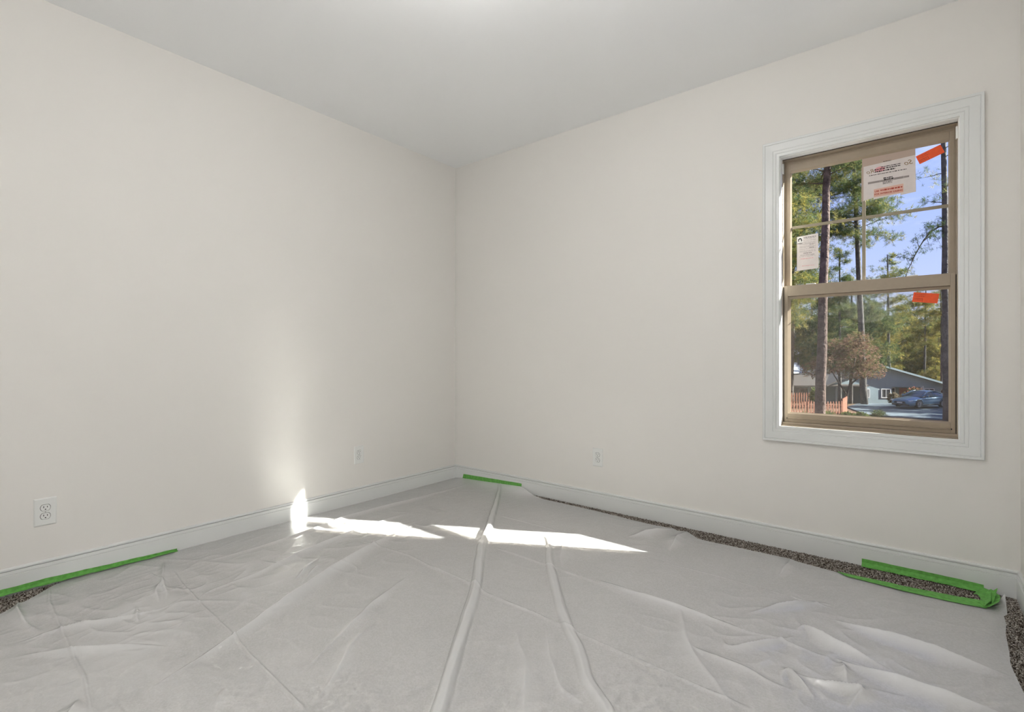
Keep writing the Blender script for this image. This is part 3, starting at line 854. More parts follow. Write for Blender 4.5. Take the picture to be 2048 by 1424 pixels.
SHEET_Z = 0.0115
def sheet_height(X, Y):
    Z = np.zeros(X.shape)
    # soft loose undulation and crumpling
    big = (value_noise(X, Y, 3.3, 1) - 0.5) * 0.004
    # stretched film wrinkles, stronger in the crumpled lower left and lower right
    wx = X + 0.12 * value_noise(X, Y, 4, 5); wy = Y + 0.12 * value_noise(X, Y, 4, 6)
    rid = 1 - np.abs(2 * value_noise(wx * 0.7 + wy * 0.5, wy * 1.1 - wx * 0.6, 9, 2) - 1)
    rid2 = 1 - np.abs(2 * value_noise(wx * 1.0, wy * 0.55, 22, 3) - 1)
    amt = 0.14 + 0.8 * np.exp(-(((X - 2.90) / 0.40) ** 2 + ((Y + 1.05) / 0.35) ** 2)) + 0.9 * np.exp(-(((X - 0.6) / 0.45) ** 2 + ((Y + 2.45) / 0.55) ** 2)) + 0.5 * np.exp(-(((X - 0.7) / 0.3) ** 2 + ((Y + 1.5) / 0.5) ** 2))
    billow = np.exp(-(((X - 0.75) / 0.6) ** 2 + ((Y + 2.45) / 0.6) ** 2))
    Z += billow * 0.022 * np.clip(value_noise(X * 0.8 + Y * 0.3, Y * 1.2 - X * 0.4, 4.2, 21) - 0.42, 0, None)
    Z += np.clip(big, 0, None) + amt * (0.0055 * rid ** 3 + 0.0022 * rid2 ** 3)
    for (kind, h, w, line) in FOLDS:
        ln = catmull(line, 6)
        if kind != 'tube': h = h * 1.25
        if ln[:, 0].mean() < 1.35 and ln[:, 1].mean() < -1.5: h = h * 1.35     # looser film towards the left wall
        x0, y0 = ln.min(0) - 4.5 * w; x1, y1 = ln.max(0) + 4.5 * w
        m = (X > x0) & (X < x1) & (Y > y0) & (Y < y1)
        if not m.any(): continue
        wob = 0.004 if kind == 'tube' else 0.010
        xx = X[m] + wob * (value_noise(X[m], Y[m], 12, 8) - 0.5); yy = Y[m] + wob * (value_noise(X[m], Y[m], 12, 9) - 0.5)
        dd, ps = seg_dist(xx, yy, ln)
        end = 0.12 if kind == 'tube' else 0.38
        fade = np.clip(ps / (2.6 * end if kind == 'tube' else end), 0, 1) * np.clip((1 - ps) / end, 0, 1)
        vary = 0.72 + 0.56 * value_noise(xx, yy, 6, 12)
        if kind == 'tube':
            q = np.abs(dd) / (w * (0.5 + 0.5 * fade))
            prof = np.where(q < 1, np.sqrt(np.clip(1 - q * q, 0, 1)) * 0.50, 0) + 0.50 * np.exp(-(q * 1.0) ** 2)
            prof = prof + 0.07 * np.clip(1.3 - q, 0, 1) * np.cos(dd / w * 6.5 + 5.0 * value_noise(xx, yy, 3, 14))
            Z[m] = np.maximum(Z[m], 0.5 * Z[m] + abs(h) * prof * np.sqrt(fade))
        elif kind == 'ridge':
            q = np.abs(dd) / (w * (0.35 + 0.65 * fade) * vary)
            prof = np.exp(-1.6 * q) * np.clip(1.6 - 0.6 * q, 0, 1)
            Z[m] = np.maximum(Z[m], 0.6 * Z[m] + abs(h) * prof * fade * vary)
        else:
            s = dd if h > 0 else -dd          # steep side where s > 0
            ws = 0.50 * w * (0.3 + 0.7 * fade); wg = 1.9 * w * (0.3 + 0.7 * fade)
            prof = np.where(s > 0, np.clip(1 - s / ws, 0, 1) ** 0.8, np.clip(1 + s / wg, 0, 1) ** 2.6)
            Z[m] = np.maximum(Z[m], 0.5 * Z[m] + abs(h) * prof * fade)
    for (h, w, line) in CREASES:
        ln = np.array(line)
        x0, y0 = ln.min(0) - 3 * w; x1, y1 = ln.max(0) + 3 * w
        m = (X > x0) & (X < x1) & (Y > y0) & (Y < y1)
        if not m.any(): continue
        dd, ps = seg_dist(X[m], Y[m], ln)
        prof = np.clip(1 - np.abs(dd) / w, 0, 1)
        fade = np.clip(ps / 0.05, 0, 1) * np.clip((1 - ps) / 0.05, 0, 1)
        if h > 0:
            Z[m] += h * prof * fade
        else:   # standing lip with a sharp drop behind it
            st_ = np.where(dd > 0, np.exp(-(dd / 0.0030) ** 2), np.clip(1 + dd / 0.016, 0, 1) ** 1.5)
            Z[m] += abs(h) * st_ * fade
    # taped up against the window-wall baseboard near the corner
    rise = np.interp(X, [0.0, 0.10, 0.35, 0.74, 0.80, 0.90, 1.0], [0.0, 0.010, 0.022, 0.042, 0.036, 0.012, 0.0])
    Z += rise * np.exp(-np.clip(-Y - 0.017, 0, None) / 0.07)
    # curled corner beside the torn tape, lifted back edge of the two small tents
    cx_, cy_ = 3.474, -0.085
    Z += 0.030 * np.exp(-(((X - cx_) / 0.035) ** 2 + ((Y - cy_) / 0.045) ** 2))
    # held flat under the long tape on the left
    flat = np.clip((X - 0.03) / 0.07, 0.12, 1) 
    Z *= np.where(Y < -2.05, flat, 1.0)
    return Z

NU = 840
us_ = np.linspace(0, 1, NU)
vv = np.concatenate([np.linspace(0, 3.05 / 3.95, 740), np.linspace(3.05 / 3.95, 1, 40)[1:]])
U, V = np.meshgrid(us_, vv, indexing='xy')
x0_ = U * 3.474
yb_ = sheet_back(x0_)
Ys = yb_ + (-3.95 - yb_) * V
Xs = sheet_left(Ys) + (sheet_right(Ys) - sheet_left(Ys)) * U
# wavering cut edges
Zs = sheet_height(Xs, Ys)
lift = Zs.copy()
Zs = Zs + SHEET_Z
nv, nu = Zs.shape
verts = np.stack([Xs, Ys, Zs], -1).reshape(-1, 3)
ii, jj = np.meshgrid(np.arange(nv - 1), np.arange(nu - 1), indexing='ij')
k00 = (ii * nu + jj).ravel()
faces = np.stack([k00, k00 + nu, k00 + nu + 1, k00 + 1], -1).ravel()
me = np_mesh('plastic_drop_sheet', verts, faces, 4, smooth=True)
la = me.attributes.new('lift', 'FLOAT', 'POINT')
la.data.foreach_set('value', lift.ravel().astype(np.float32))
ds = link_mesh('plastic_drop_sheet', me, M['film'])
tag(ds, 'cloudy white plastic drop sheet with folds spread over the carpet', 'drop sheet')

# ------------------------------------------------------------------ carpet pile where the sheet leaves the carpet bare
def carpet_pile():
    r = np.random.RandomState(11)
    pts = []
    for (x0, x1, y0, y1) in ((0.80, 3.516, -0.30, -0.015), (3.38, 3.517, -2.2, -0.015), (0.016, 0.36, -3.4, -2.60), (0.016, 0.06, -2.6, -0.02)):
        n = int((x1 - x0) * (y1 - y0) * 70000)
        p = np.stack([r.uniform(x0, x1, n), r.uniform(y0, y1, n)], -1)
        bare = (p[:, 1] > sheet_back(p[:, 0]) - 0.03) | (p[:, 0] > sheet_right(p[:, 1]) - 0.03) | (p[:, 0] < sheet_left(p[:, 1]) + 0.015)
        pts.append(p[bare])
    P = np.concatenate(pts)
    n = len(P)
    h = r.uniform(0.006, 0.0105, n)
    rad = r.uniform(0.0020, 0.0034, n)
    lean = r.normal(0, 0.0035, (n, 2))
    ang = r.uniform(0, 6.28, n)
    V4 = np.zeros((n, 7, 3), np.float32)
    for k in range(3):
        a_ = ang + k * 2.094
        V4[:, k, 0] = P[:, 0] + rad * 0.8 * np.cos(a_); V4[:, k, 1] = P[:, 1] + rad * 0.8 * np.sin(a_); V4[:, k, 2] = 0.0
        a2 = a_ + 0.9
        V4[:, 3 + k, 0] = P[:, 0] + lean[:, 0] + rad * np.cos(a2); V4[:, 3 + k, 1] = P[:, 1] + lean[:, 1] + rad * np.sin(a2); V4[:, 3 + k, 2] = h * 0.8
    V4[:, 6, 0] = P[:, 0] + lean[:, 0] * 1.3; V4[:, 6, 1] = P[:, 1] + lean[:, 1] * 1.3; V4[:, 6, 2] = h
    tris = np.array([[0, 1, 4], [0, 4, 3], [1, 2, 5], [1, 5, 4], [2, 0, 3], [2, 3, 5], [3, 4, 6], [4, 5, 6], [5, 3, 6]])
    F_ = (np.arange(n)[:, None, None] * 7 + tris[None]).reshape(-1)
    me = np_mesh('carpet_pile', V4.reshape(-1, 3), F_, 3)
    pal = np.array([[0.055, 0.042, 0.034], [0.11, 0.09, 0.075], [0.28, 0.245, 0.21], [0.42, 0.385, 0.34], [0.62, 0.58, 0.53]])
    ci = r.choice(5, n, p=[0.16, 0.24, 0.26, 0.20, 0.14])
    c = pal[ci] * r.uniform(0.85, 1.15, (n, 1))
    color_attr(me, np.repeat(c, 7, axis=0))
    o = link_mesh('carpet_pile', me, M['pile'], floor_obj)
    o['kind'] = 'stuff'
    o['label'] = 'brown and grey speckled carpet pile along the edges of the drop sheet'
    return o
carpet_pile()

# ------------------------------------------------------------------ green masking tape
def nz(x, k): return math.sin(x * 37.1 + k) * 0.5 + math.sin(x * 91.7 + 2.3 * k) * 0.3 + math.sin(x * 173.0 + 1.1 * k) * 0.2
def tape_strip(name, stations, label, ncols=None):
    """stations: list of cross-section polylines (lists of points)"""
    mb = MB(); mb.grid(stations)
    o = mb.build(name, M['tape'], None, smooth=False)
    md = o.modifiers.new('thickness', 'SOLIDIFY'); md.thickness = 0.0005; md.offset = 0
    tag(o, label, 'tape', 'strips of green masking tape')
    return o
# long strip at the foot of the left baseboard
S = []
for i in range(60):
    y = -2.150 - (2.98 - 2.150) * i / 59
    zt = float(np.interp(-y, [2.15, 2.3, 2.48, 2.67, 2.83, 3.0], [0.024, 0.029, 0.035, 0.043, 0.042, 0.040])) + 0.0012 * nz(y, 1)
    w = 0.008 + 0.004 * nz(y, 4)
    rise = float(np.interp(-y, [2.15, 2.4, 2.6, 2.72, 2.9], [0.0, 0.004, 0.008, 0.008, 0.010]))
    S.append([(0.0150, y, zt), (0.0155, y, zt * 0.6 + rise * 0.3), (0.0185 + 0.001 * nz(y, 7), y, 0.016 + rise * 0.5), (0.026 + w, y + 0.002 * nz(y, 9), 0.0150 + rise * 0.6 + 0.002 * nz(y, 3))])
tape_strip('masking_tape', S, 'long strip of green masking tape along the foot of the left baseboard')
# short strip by the room corner
S = []
for i in range(40):
    x = 0.104 + (0.752 - 0.104) * i / 39
    zt = 0.0595 + 0.0185 * i / 39 + 0.0008 * nz(x, 2)
    zb = 0.024 + 0.026 * i / 39
    sk = 0.010 if i == 0 else 0.0
    S.append([(x + sk, -0.0148, zt), (x + sk * 0.5, -0.0152, 0.5 * (zt + zb)), (x, -0.0162, zb), (x, -0.0215 - 0.002 * nz(x, 5), zb - 0.009 + 0.002 * nz(x, 6))])
tape_strip('masking_tape', S, 'short straight strip of green masking tape near the room corner')
# torn loop at the right: stuck to the baseboard, twisted at the end, and running back along the sheet edge
mb = MB()
S = []
for i in range(44):
    x = 2.956 + (3.412 - 2.956) * i / 43
    e_ = max(0.0, (i - 34) / 9.0)
    zt = 0.0445 - 0.002 * i / 43 + 0.0008 * nz(x, 2) - 0.004 * e_
    S.append([(x, -0.0148, zt), (x, -0.0154 - 0.002 * e_, 0.027), (x, -0.0215 - 0.012 * e_, 0.0165 + 0.004 * e_), (x, -0.042 - 0.030 * e_ - 0.003 * nz(x, 5), 0.0130 + 0.0015 * nz(x, 6) + 0.006 * e_)])
mb.grid(S)
S = []
for i in range(14):        # twisted end
    t_ = i / 13.0
    a_ = -math.pi / 2 + math.pi * t_
    xo = 3.400 + 0.060 * math.cos(a_) * (0.9 + 0.1 * nz(t_, 2)); yo = -0.130 - 0.105 * math.sin(-a_)
    xi = 3.372 + 0.020 * math.cos(a_); yi = -0.140 - 0.045 * math.sin(-a_)
    zz = 0.018 + 0.020 * math.sin(math.pi * t_) + 0.004 * nz(t_ * 3, 4)
    S.append([(xo, -yo - 0.26 if False else yo, zz + 0.010 * abs(nz(t_ * 2, 9))), (0.5 * (xo + xi) + 0.006 * nz(t_, 1), 0.5 * (yo + yi), 0.016 + 0.008 * abs(nz(t_ * 5, 3))), (xi, yi, 0.018 + 0.003 * nz(t_ * 4, 7))])
mb.grid(S)
S = []
for i in range(48):
    x = 2.872 + (3.405 - 2.872) * i / 47
    inner = float(np.interp(x, [2.872, 2.93, 3.114, 3.30, 3.405], [-0.203, -0.200, -0.193, -0.172, -0.150])) + 0.0015 * nz(x, 3)
    outer = float(np.interp(x, [2.872, 2.906, 3.0, 3.116, 3.30, 3.405], [-0.209, -0.236, -0.245, -0.256, -0.250, -0.236])) + 0.0020 * nz(x, 8)
    zb = float(sheet_height(np.array([x]), np.array([0.5 * (inner + outer)]))[0]) + SHEET_Z + 0.0035
    S.append([(x, inner, zb + 0.001 * nz(x, 1)), (x, 0.5 * (inner + outer), zb + 0.001), (x, outer, zb + 0.0005)])
mb.grid(S)
# curled tail
mb.grid([[(3.405, -0.165, 0.026), (3.398, -0.235, 0.024)], [(3.428, -0.115, 0.050), (3.420, -0.200, 0.040)], [(3.452, -0.080, 0.060), (3.424, -0.205, 0.020)]])
o = mb.build('masking_tape', M['tape'])
md = o.modifiers.new('thickness', 'SOLIDIFY'); md.thickness = 0.0005; md.offset = 0
tag(o, 'torn and twisted loop of green masking tape below the window', 'tape', 'strips of green masking tape')

# ================================================================== outdoors
# yard frame: l runs to the right along the street, d runs away from the house, origin under the window
YR = Vector((0.77803, 0.62823, 0)); YF = Vector((-0.62823, 0.77803, 0)); Y0 = Vector((2.95, 0, 0))
YARD_RZ = math.atan2(YR.y, YR.x)
def gz(l, d):
    t_ = min(1.0, max(0.0, (d - 44.0) / 16.0)); t_ = t_ * t_ * (3 - 2 * t_)
    return -3.42 - 1.45 * t_ + 0.05 * math.sin(l * 0.31) * math.sin(d * 0.27)
def yard(l, d, z=None):
    p = Y0 + YR * l + YF * d
    p.z = gz(l, d) if z is None else z
    return p

def ground_material():
    m = bpy.data.materials.new('pine_straw_and_grass'); m.use_nodes = True
    t = m.node_tree; b = t.nodes['Principled BSDF']
    b.inputs['Roughness'].default_value = 0.95; b.inputs['Specular IOR Level'].default_value = 0.1
    tc = t.nodes.new('ShaderNodeTexCoord')
    n1 = t.nodes.new('ShaderNodeTexNoise'); n1.inputs['Scale'].default_value = 0.45; n1.inputs['Detail'].default_value = 8; n1.inputs['Roughness'].default_value = 0.7
    cr = t.nodes.new('ShaderNodeValToRGB'); els = cr.color_ramp.elements
    els[0].position = 0.36; els[0].color = (0.045, 0.05, 0.02, 1)
    els[1].position = 0.66; els[1].color = (0.22, 0.12, 0.085, 1)
    e2 = els.new(0.48); e2.color = (0.12, 0.075, 0.05, 1)
    n2 = t.nodes.new('ShaderNodeTexNoise'); n2.inputs['Scale'].default_value = 9; n2.inputs['Detail'].default_value = 5
    bp = t.nodes.new('ShaderNodeBump'); bp.inputs['Strength'].default_value = 0.7; bp.inputs['Distance'].default_value = 0.08
    t.links.new(tc.outputs['Object'], n1.inputs['Vector']); t.links.new(n1.outputs['Fac'], cr.inputs[0])
    t.links.new(cr.outputs[0], b.inputs['Base Color'])
    t.links.new(tc.outputs['Object'], n2.inputs['Vector']); t.links.new(n2.outputs['Fac'], bp.inputs['Height']); t.links.new(bp.outputs[0], b.inputs['Normal'])
    return m
M['ground'] = ground_material()
M['asphalt'] = principled('blue_grey_gravel', (0.090, 0.118, 0.138), 0.85, 0.2, noise=(3.0, 0.22), bump=(14, 0.6, 0.03))
M['bark'] = principled('pine_bark', (0.098, 0.072, 0.062), 0.9, 0.1, noise=(3.5, 0.45), bump=(9, 1.0, 0.05))
M['bark_grey'] = principled('grey_bark', (0.09, 0.084, 0.078), 0.9, 0.1, noise=(3.5, 0.4), bump=(9, 1.0, 0.05))
M['twig'] = principled('dark_twig', (0.075, 0.06, 0.05), 0.9, 0.1)
M['cedar'] = principled('cedar_pickets', (0.215, 0.098, 0.064), 0.8, 0.15, noise=(4, 0.25))
M['siding'] = principled('blue_grey_siding', (0.23, 0.30, 0.325), 0.75, 0.2, noise=(0.8, 0.08))
M['roofing'] = principled('grey_shingles', (0.105, 0.10, 0.098), 0.9, 0.1, noise=(3, 0.2))
M['wing_roofing'] = principled('brown_shingles', (0.062, 0.056, 0.052), 0.9, 0.1, noise=(3, 0.2))
M['house_white'] = principled('white_house_trim', (0.52, 0.53, 0.53), 0.6, 0.3)
M['house_glass'] = principled('house_window_glass', (0.045, 0.05, 0.055), 0.12, 0.5)
M['door_red'] = principled('brick_red_paint', (0.36, 0.14, 0.10), 0.7, 0.2)
M['metal_roof'] = principled('pale_metal_roof', (0.40, 0.43, 0.46), 0.4, 0.4, noise=(0.9, 0.12))
M['car_paint'] = principled('blue_car_paint', (0.10, 0.20, 0.29), 0.28, 0.5, metal=0.35, coat=0.8)
M['car_glass'] = principled('car_glass', (0.035, 0.05, 0.065), 0.06, 0.6)
M['rubber'] = principled('tyre_rubber', (0.022, 0.022, 0.023), 0.8, 0.2)
M['alloy'] = principled('alloy_rim', (0.28, 0.27, 0.27), 0.35, 0.5, metal=0.8)
M['car_black'] = principled('black_car_plastic', (0.025, 0.026, 0.028), 0.5, 0.4)
M['car_light'] = principled('headlight_lens', (0.55, 0.58, 0.6), 0.1, 0.6)

# ground, with the drive lying on it
mb = MB()
mb.grid([[tuple(yard(-40 + 5.0 * i, 4.0 + 4.0 * j)) for i in range(46)] for j in range(40)])
struct(mb.build('ground', M['ground'], None, smooth=True))
drv = [(25.2, 35.6), (26.6, 38.5), (28.0, 42.0), (31.0, 45.0), (37.0, 46.5), (48.0, 46.5), (70.0, 47.0), (70.0, 26.0), (44.0, 26.0), (33.0, 30.0), (28.5, 33.0)]
mb = MB()
k = len(drv); cen = (46.0, 37.0)
mb.v = [tuple(yard(l, d, gz(l, d) + 0.09)) for (l, d) in drv] + [tuple(yard(l, d, gz(l, d) - 0.1)) for (l, d) in drv] + [tuple(yard(cen[0], cen[1], -3.42 + 0.09))]
for i in range(k):
    j = (i + 1) % k
    mb.f.append((i, j, 2 * k)); mb.f.append((i, j, k + j, k + i))
struct(mb.build('driveway', M['asphalt']))

# ---------------------------------------------------------------- trees
def needle_mesh(name, centres, length, width, n_blades, palette, seed, spread=1.0, flat=0.0):
    """tufts of pointed blades round each centre"""
    r = np.random.RandomState(seed)
    C_ = np.asarray(centres, np.float32); n = len(C_)
    d_ = r.normal(0, 1, (n, n_blades, 3)); d_[..., 2] = d_[..., 2] * (1 - flat) + 0.25
    d_ /= np.linalg.norm(d_, axis=-1, keepdims=True)
    s_ = r.normal(0, 1, (n, n_blades, 3))
    s_ -= d_ * (s_ * d_).sum(-1, keepdims=True)
    s_ /= np.linalg.norm(s_, axis=-1, keepdims=True)
    L_ = length * r.uniform(0.6, 1.15, (n, n_blades, 1))
    base = C_[:, None, :] + d_ * 0.08 * length + r.normal(0, 0.12 * length * spread, (n, n_blades, 3))
    V3 = np.stack([base - s_ * width, base + s_ * width, base + d_ * L_], 2).reshape(-1, 3)
    F_ = np.arange(len(V3))
    me = np_mesh(name, V3, F_, 3)
    pal = np.array(palette)
    ci = r.choice(len(pal), n)
    c = pal[ci] * r.uniform(0.75, 1.3, (n, 1))
    color_attr(me, np.repeat(c, n_blades * 3, axis=0))
    return me

def make_pine(name, base, top_off, height, r0, r1, crown_lo, crown_r, n_br, per_br, tuft, palette, seed, label, bark, group=None, lean_mid=(0, 0), only=None):
    """base world point; branches from crown_lo (0..1 of the height) up; tuft=(length,width,blades)"""
    r = random.Random(seed)
    t = empty(name, tuple(base))
    tag(t, label, 'tree', group)
    def axis(f):
        return Vector((top_off[0] * f + lean_mid[0] * math.sin(math.pi * f), top_off[1] * f + lean_mid[1] * math.sin(math.pi * f), height * f - 0.2))
    npt = 16
    MB().tube([axis(i / (npt - 1)) + Vector((r.uniform(-1, 1), r.uniform(-1, 1), 0)) * r0 * 0.10 for i in range(npt)],
              [r0 + (r1 - r0) * (i / (npt - 1)) for i in range(npt)], 10).build('trunk', bark, t, smooth=True)
    br = MB(); cen = []
    for i in range(n_br):
        f = crown_lo + (1 - crown_lo) * ((i + r.random()) / n_br)
        ang = r.uniform(0, 2 * math.pi)
        if only: ang = only[0] + r.uniform(-only[1], only[1])
        g = (f - crown_lo) / (1 - crown_lo)
        ln = crown_r * (0.55 + 0.45 * math.sin(math.pi * min(1, 0.25 + g * 0.8))) * r.uniform(0.6, 1.1) * (1.0 if g < 0.8 else (1.25 - g) / 0.45)
        p0 = axis(f)
        up = r.uniform(-0.15, 0.35)
        pts = []
        dirv = Vector((math.cos(ang), math.sin(ang), up)).normalized()
        for k_ in range(5):
            q = k_ / 4
            pts.append(p0 + dirv * (ln * q) + Vector((r.uniform(-1, 1), r.uniform(-1, 1), r.uniform(-1, 1))) * 0.07 * ln * q + Vector((0, 0, -0.10 * ln * q * q)))
        rb = max(0.012, r0 * 0.16 * (1 - 0.6 * g))
        br.tube(pts, [rb, rb * 0.8, rb * 0.6, rb * 0.4, rb * 0.2], 5)
        for k_ in range(per_br if g < 0.75 else per_br // 3):
            q = 0.30 + 0.75 * math.sqrt(r.random())
            i0 = min(3, int(q * 4)); fr_ = min(1.0, q * 4 - i0)
            p = pts[i0].lerp(pts[i0 + 1], fr_)
            s = 0.16 * ln + 0.12
            cen.append(tuple(p + Vector((r.gauss(0, s), r.gauss(0, s), r.gauss(0.08, s * 0.45)))))
    br.build('branches', M['twig'], t, smooth=True)['kind'] = 'stuff'
    me = needle_mesh('needles', cen, tuft[0], tuft[1], tuft[2], palette, seed + 5)
    o = link_mesh('needles', me, M['leaf'], t)
    o['kind'] = 'stuff'
    return t

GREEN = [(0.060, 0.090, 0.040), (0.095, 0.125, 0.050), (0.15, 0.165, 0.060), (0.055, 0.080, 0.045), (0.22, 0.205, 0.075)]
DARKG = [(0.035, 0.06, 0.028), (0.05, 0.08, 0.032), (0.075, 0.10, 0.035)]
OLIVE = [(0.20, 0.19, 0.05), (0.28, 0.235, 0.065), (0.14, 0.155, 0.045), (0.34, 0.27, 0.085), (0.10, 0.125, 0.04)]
def turn(l, d):   # a direction in yard axes as a world offset
    v = YR * l + YF * d
    return (v.x, v.y)

make_pine('pine_tree', yard(14.75, 24.42), turn(0.75, 0.0), 25.5, 0.27, 0.10, 0.55, 2.7, 66, 88, (0.25, 0.009, 16), GREEN, 21,
          'tall reddish barked pine with the thick trunk standing nearest the window', M['bark'])
make_pine('pine_tree', yard(31.25, 44.4), turn(-1.15, 0.0), 26.5, 0.31, 0.11, 0.58, 3.4, 62, 92, (0.34, 0.013, 16), GREEN, 22,
          'tall pine with a straight grey trunk rising behind the brown leaved maple', M['bark_grey'])
make_pine('pine_tree', yard(54.7, 72.4), turn(-0.3, 0.0), 21.5, 0.27, 0.07, 0.46, 3.2, 40, 56, (0.45, 0.018, 12), GREEN + OLIVE[:2], 23,
          'slender grey trunked pine beside the roof of the blue house', M['bark_grey'])
make_pine('pine_tree', yard(64.0, 77.4), turn(0.3, 0.0), 17.5, 0.22, 0.06, 0.55, 3.2, 26, 50, (0.50, 0.022, 11), OLIVE + GREEN[:2], 24,
          'thin dark trunked pine with yellow green needles behind the blue house', M['bark_grey'])
t5 = make_pine('pine_tree', yard(24.25, 27.42), turn(-0.25, 0.0), 24.0, 0.215, 0.10, 0.56, 1.6, 13, 30, (0.25, 0.008, 15), GREEN, 25,
          'dark straight trunked pine with sparse side branches next to the parked car', M['bark_grey'])
make_pine('pine_tree', yard(58.2, 67.4), turn(0.1, 0.2), 15.5, 0.15, 0.05, 0.5, 2.2, 24, 44, (0.48, 0.020, 11), OLIVE, 26,
          'thin young pine behind the red painted end of the blue house', M['bark_grey'])
make_pine('pine_tree', yard(21.6, 42.4), turn(-0.4, 0.0), 22.0, 0.27, 0.08, 0.34, 4.4, 86, 100, (0.34, 0.013, 15), GREEN + OLIVE[:2], 27,
          'broad pine with hanging mixed green branches standing behind the picket fence', M['bark'])

make_pine('pine_tree', yard(26.7, 48.6), turn(0.4, 0.0), 27.0, 0.26, 0.09, 0.40, 3.6, 80, 90, (0.36, 0.014, 15), GREEN + OLIVE[:2], 30,
          'tall pine with dense green crown behind the thick trunk nearest the window', M['bark_grey'])
make_pine('pine_tree', yard(30.9, 47.4), turn(0.0, 0.0), 15.6, 0.17, 0.05, 0.30, 2.0, 46, 60, (0.34, 0.012, 14), GREEN + DARKG, 29,
          'young dark green pine between the thick trunk and the grey trunk', M['bark_grey'])

# pines along the far side of the drive: their crowns shade the drive and the car
shade = make_pine('pine_tree', yard(52.0, 37.5), turn(0.3, 0.2), 15.4, 0.22, 0.07, 0.28, 3.9, 60, 56, (0.42, 0.032, 10), GREEN, 28,
          'broad shade pine in the row along the gravel drive', M['bark'], 'shade pines along the drive')
for i, (l, d, sc2, a_) in enumerate([(46.5, 35.4, 0.78, 5.5), (44.0, 30.6, 0.72, 0.6), (57.5, 31.5, 0.75, 1.1), (48.5, 27.5, 0.72, 3.0), (65.0, 37.0, 0.85, 4.1)]):
    c_ = copy_tree(shade); c_.location = yard(l, d); c_.scale = (sc2, sc2, sc2); c_.rotation_euler = (0, 0, a_)

# drooping dead limb on the dark pine
mb = MB(); cen = []
rr = random.Random(77)
p_start = Vector((0, 0, 12.3))
limb = [p_start + YR * (-q * 2.3) + Vector((0, 0, (0.10 * math.sin(q * 3) - 2.6 * q * q))) for q in [0, 0.2, 0.4, 0.6, 0.8, 1.0, 1.2]]
mb.tube(limb, [0.05, 0.045, 0.04, 0.033, 0.026, 0.02, 0.012], 6)
for i in range(34):
    q = rr.uniform(0.5, 6.0); i0 = min(5, int(q)); p = limb[i0].lerp(limb[i0 + 1], q - i0)
    e1 = p + YR * rr.uniform(-0.8, 0.7) + Vector((0, 0, rr.uniform(-0.9, 0.7))) + YF * rr.uniform(-0.5, 0.5)
    m_ = p.lerp(e1, 0.5) + Vector((0, 0, 0.1))
    mb.tube([p, m_, e1], [0.014, 0.009, 0.004], 4)
    for k_ in range(9):
        cen.append(tuple(m_.lerp(e1, rr.random()) + Vector((rr.gauss(0, .12), rr.gauss(0, .12), rr.gauss(0, .12)))))
mb.build('drooping_limb', M['twig'], t5, smooth=True)['kind'] = 'stuff'
o = link_mesh('limb_needles', needle_mesh('limb_needles', cen, 0.18, 0.008, 11, DARKG, 78), M['leaf'], t5)
o['kind'] = 'stuff'

# woods further back: a few trees built, then copied
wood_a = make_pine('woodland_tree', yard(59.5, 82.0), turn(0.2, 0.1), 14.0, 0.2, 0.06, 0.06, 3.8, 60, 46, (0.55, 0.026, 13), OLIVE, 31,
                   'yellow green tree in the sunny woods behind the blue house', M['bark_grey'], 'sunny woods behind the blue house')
for i, (l, d, s, a_) in enumerate([(62.0, 84, 0.75, 1), (66.5, 88, 0.95, 2), (69.5, 81, 0.8, 3), (73.0, 86, 1.0, 4), (60.0, 96, 1.0, 6), (78.0, 84, 0.95, 2.4),
                                   (67.5, 98, 1.1, 0.7), (75.0, 97, 1.15, 3.3), (83.0, 95, 1.2, 5.2), (54.0, 88, 0.9, 1.9), (86.0, 85, 1.1, 2.8), (60.5, 71.0, 0.42, 1.2), (66.0, 72.0, 0.40, 2.2)]):
    c_ = copy_tree(wood_a); c_.location = yard(l, d); c_.scale = (s, s, s); c_.rotation_euler = (0, 0, a_)
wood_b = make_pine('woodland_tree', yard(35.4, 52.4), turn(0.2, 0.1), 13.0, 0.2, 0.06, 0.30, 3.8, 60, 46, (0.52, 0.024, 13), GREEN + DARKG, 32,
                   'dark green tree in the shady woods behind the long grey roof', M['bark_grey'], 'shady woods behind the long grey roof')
for i, (l, d, s, a_) in enumerate([(33.5, 73.0, 1.1, 1), (45.5, 76.0, 1.15, 2), (50.5, 80.0, 1.1, 3), (26.5, 70.0, 1.1, 5), (20.5, 62.0, 1.1, 0.4),
                                   (41.5, 84.0, 1.3, 0.3), (32.0, 84.0, 1.3, 1.7), (16.5, 71.0, 1.1, 3.6), (22.5, 80.0, 1.2, 4.6)]):
    c_ = copy_tree(wood_b); c_.location = yard(l, d); c_.scale = (s, s, s); c_.rotation_euler = (0, 0, a_)
wood_c = make_pine('distant_tree', yard(69.0, 112.0), turn(0.2, 0.1), 14.5, 0.22, 0.08, 0.03, 4.4, 60, 52, (0.85, 0.055, 11), GREEN + OLIVE, 33,
                   'distant tree closing the view at the far edge of the woods', M['bark_grey'], 'distant trees at the far edge of the woods')
for i in range(13):
    l, d = 30 + 6.5 * (i + (1 if i > 5 else 0)), 112 + 14 * (i % 2)
    s = 0.85 + 0.06 * ((i * 5) % 6)
    c_ = copy_tree(wood_c); c_.location = yard(l, d); c_.scale = (s, s, s); c_.rotation_euler = (0, 0, i * 1.3)

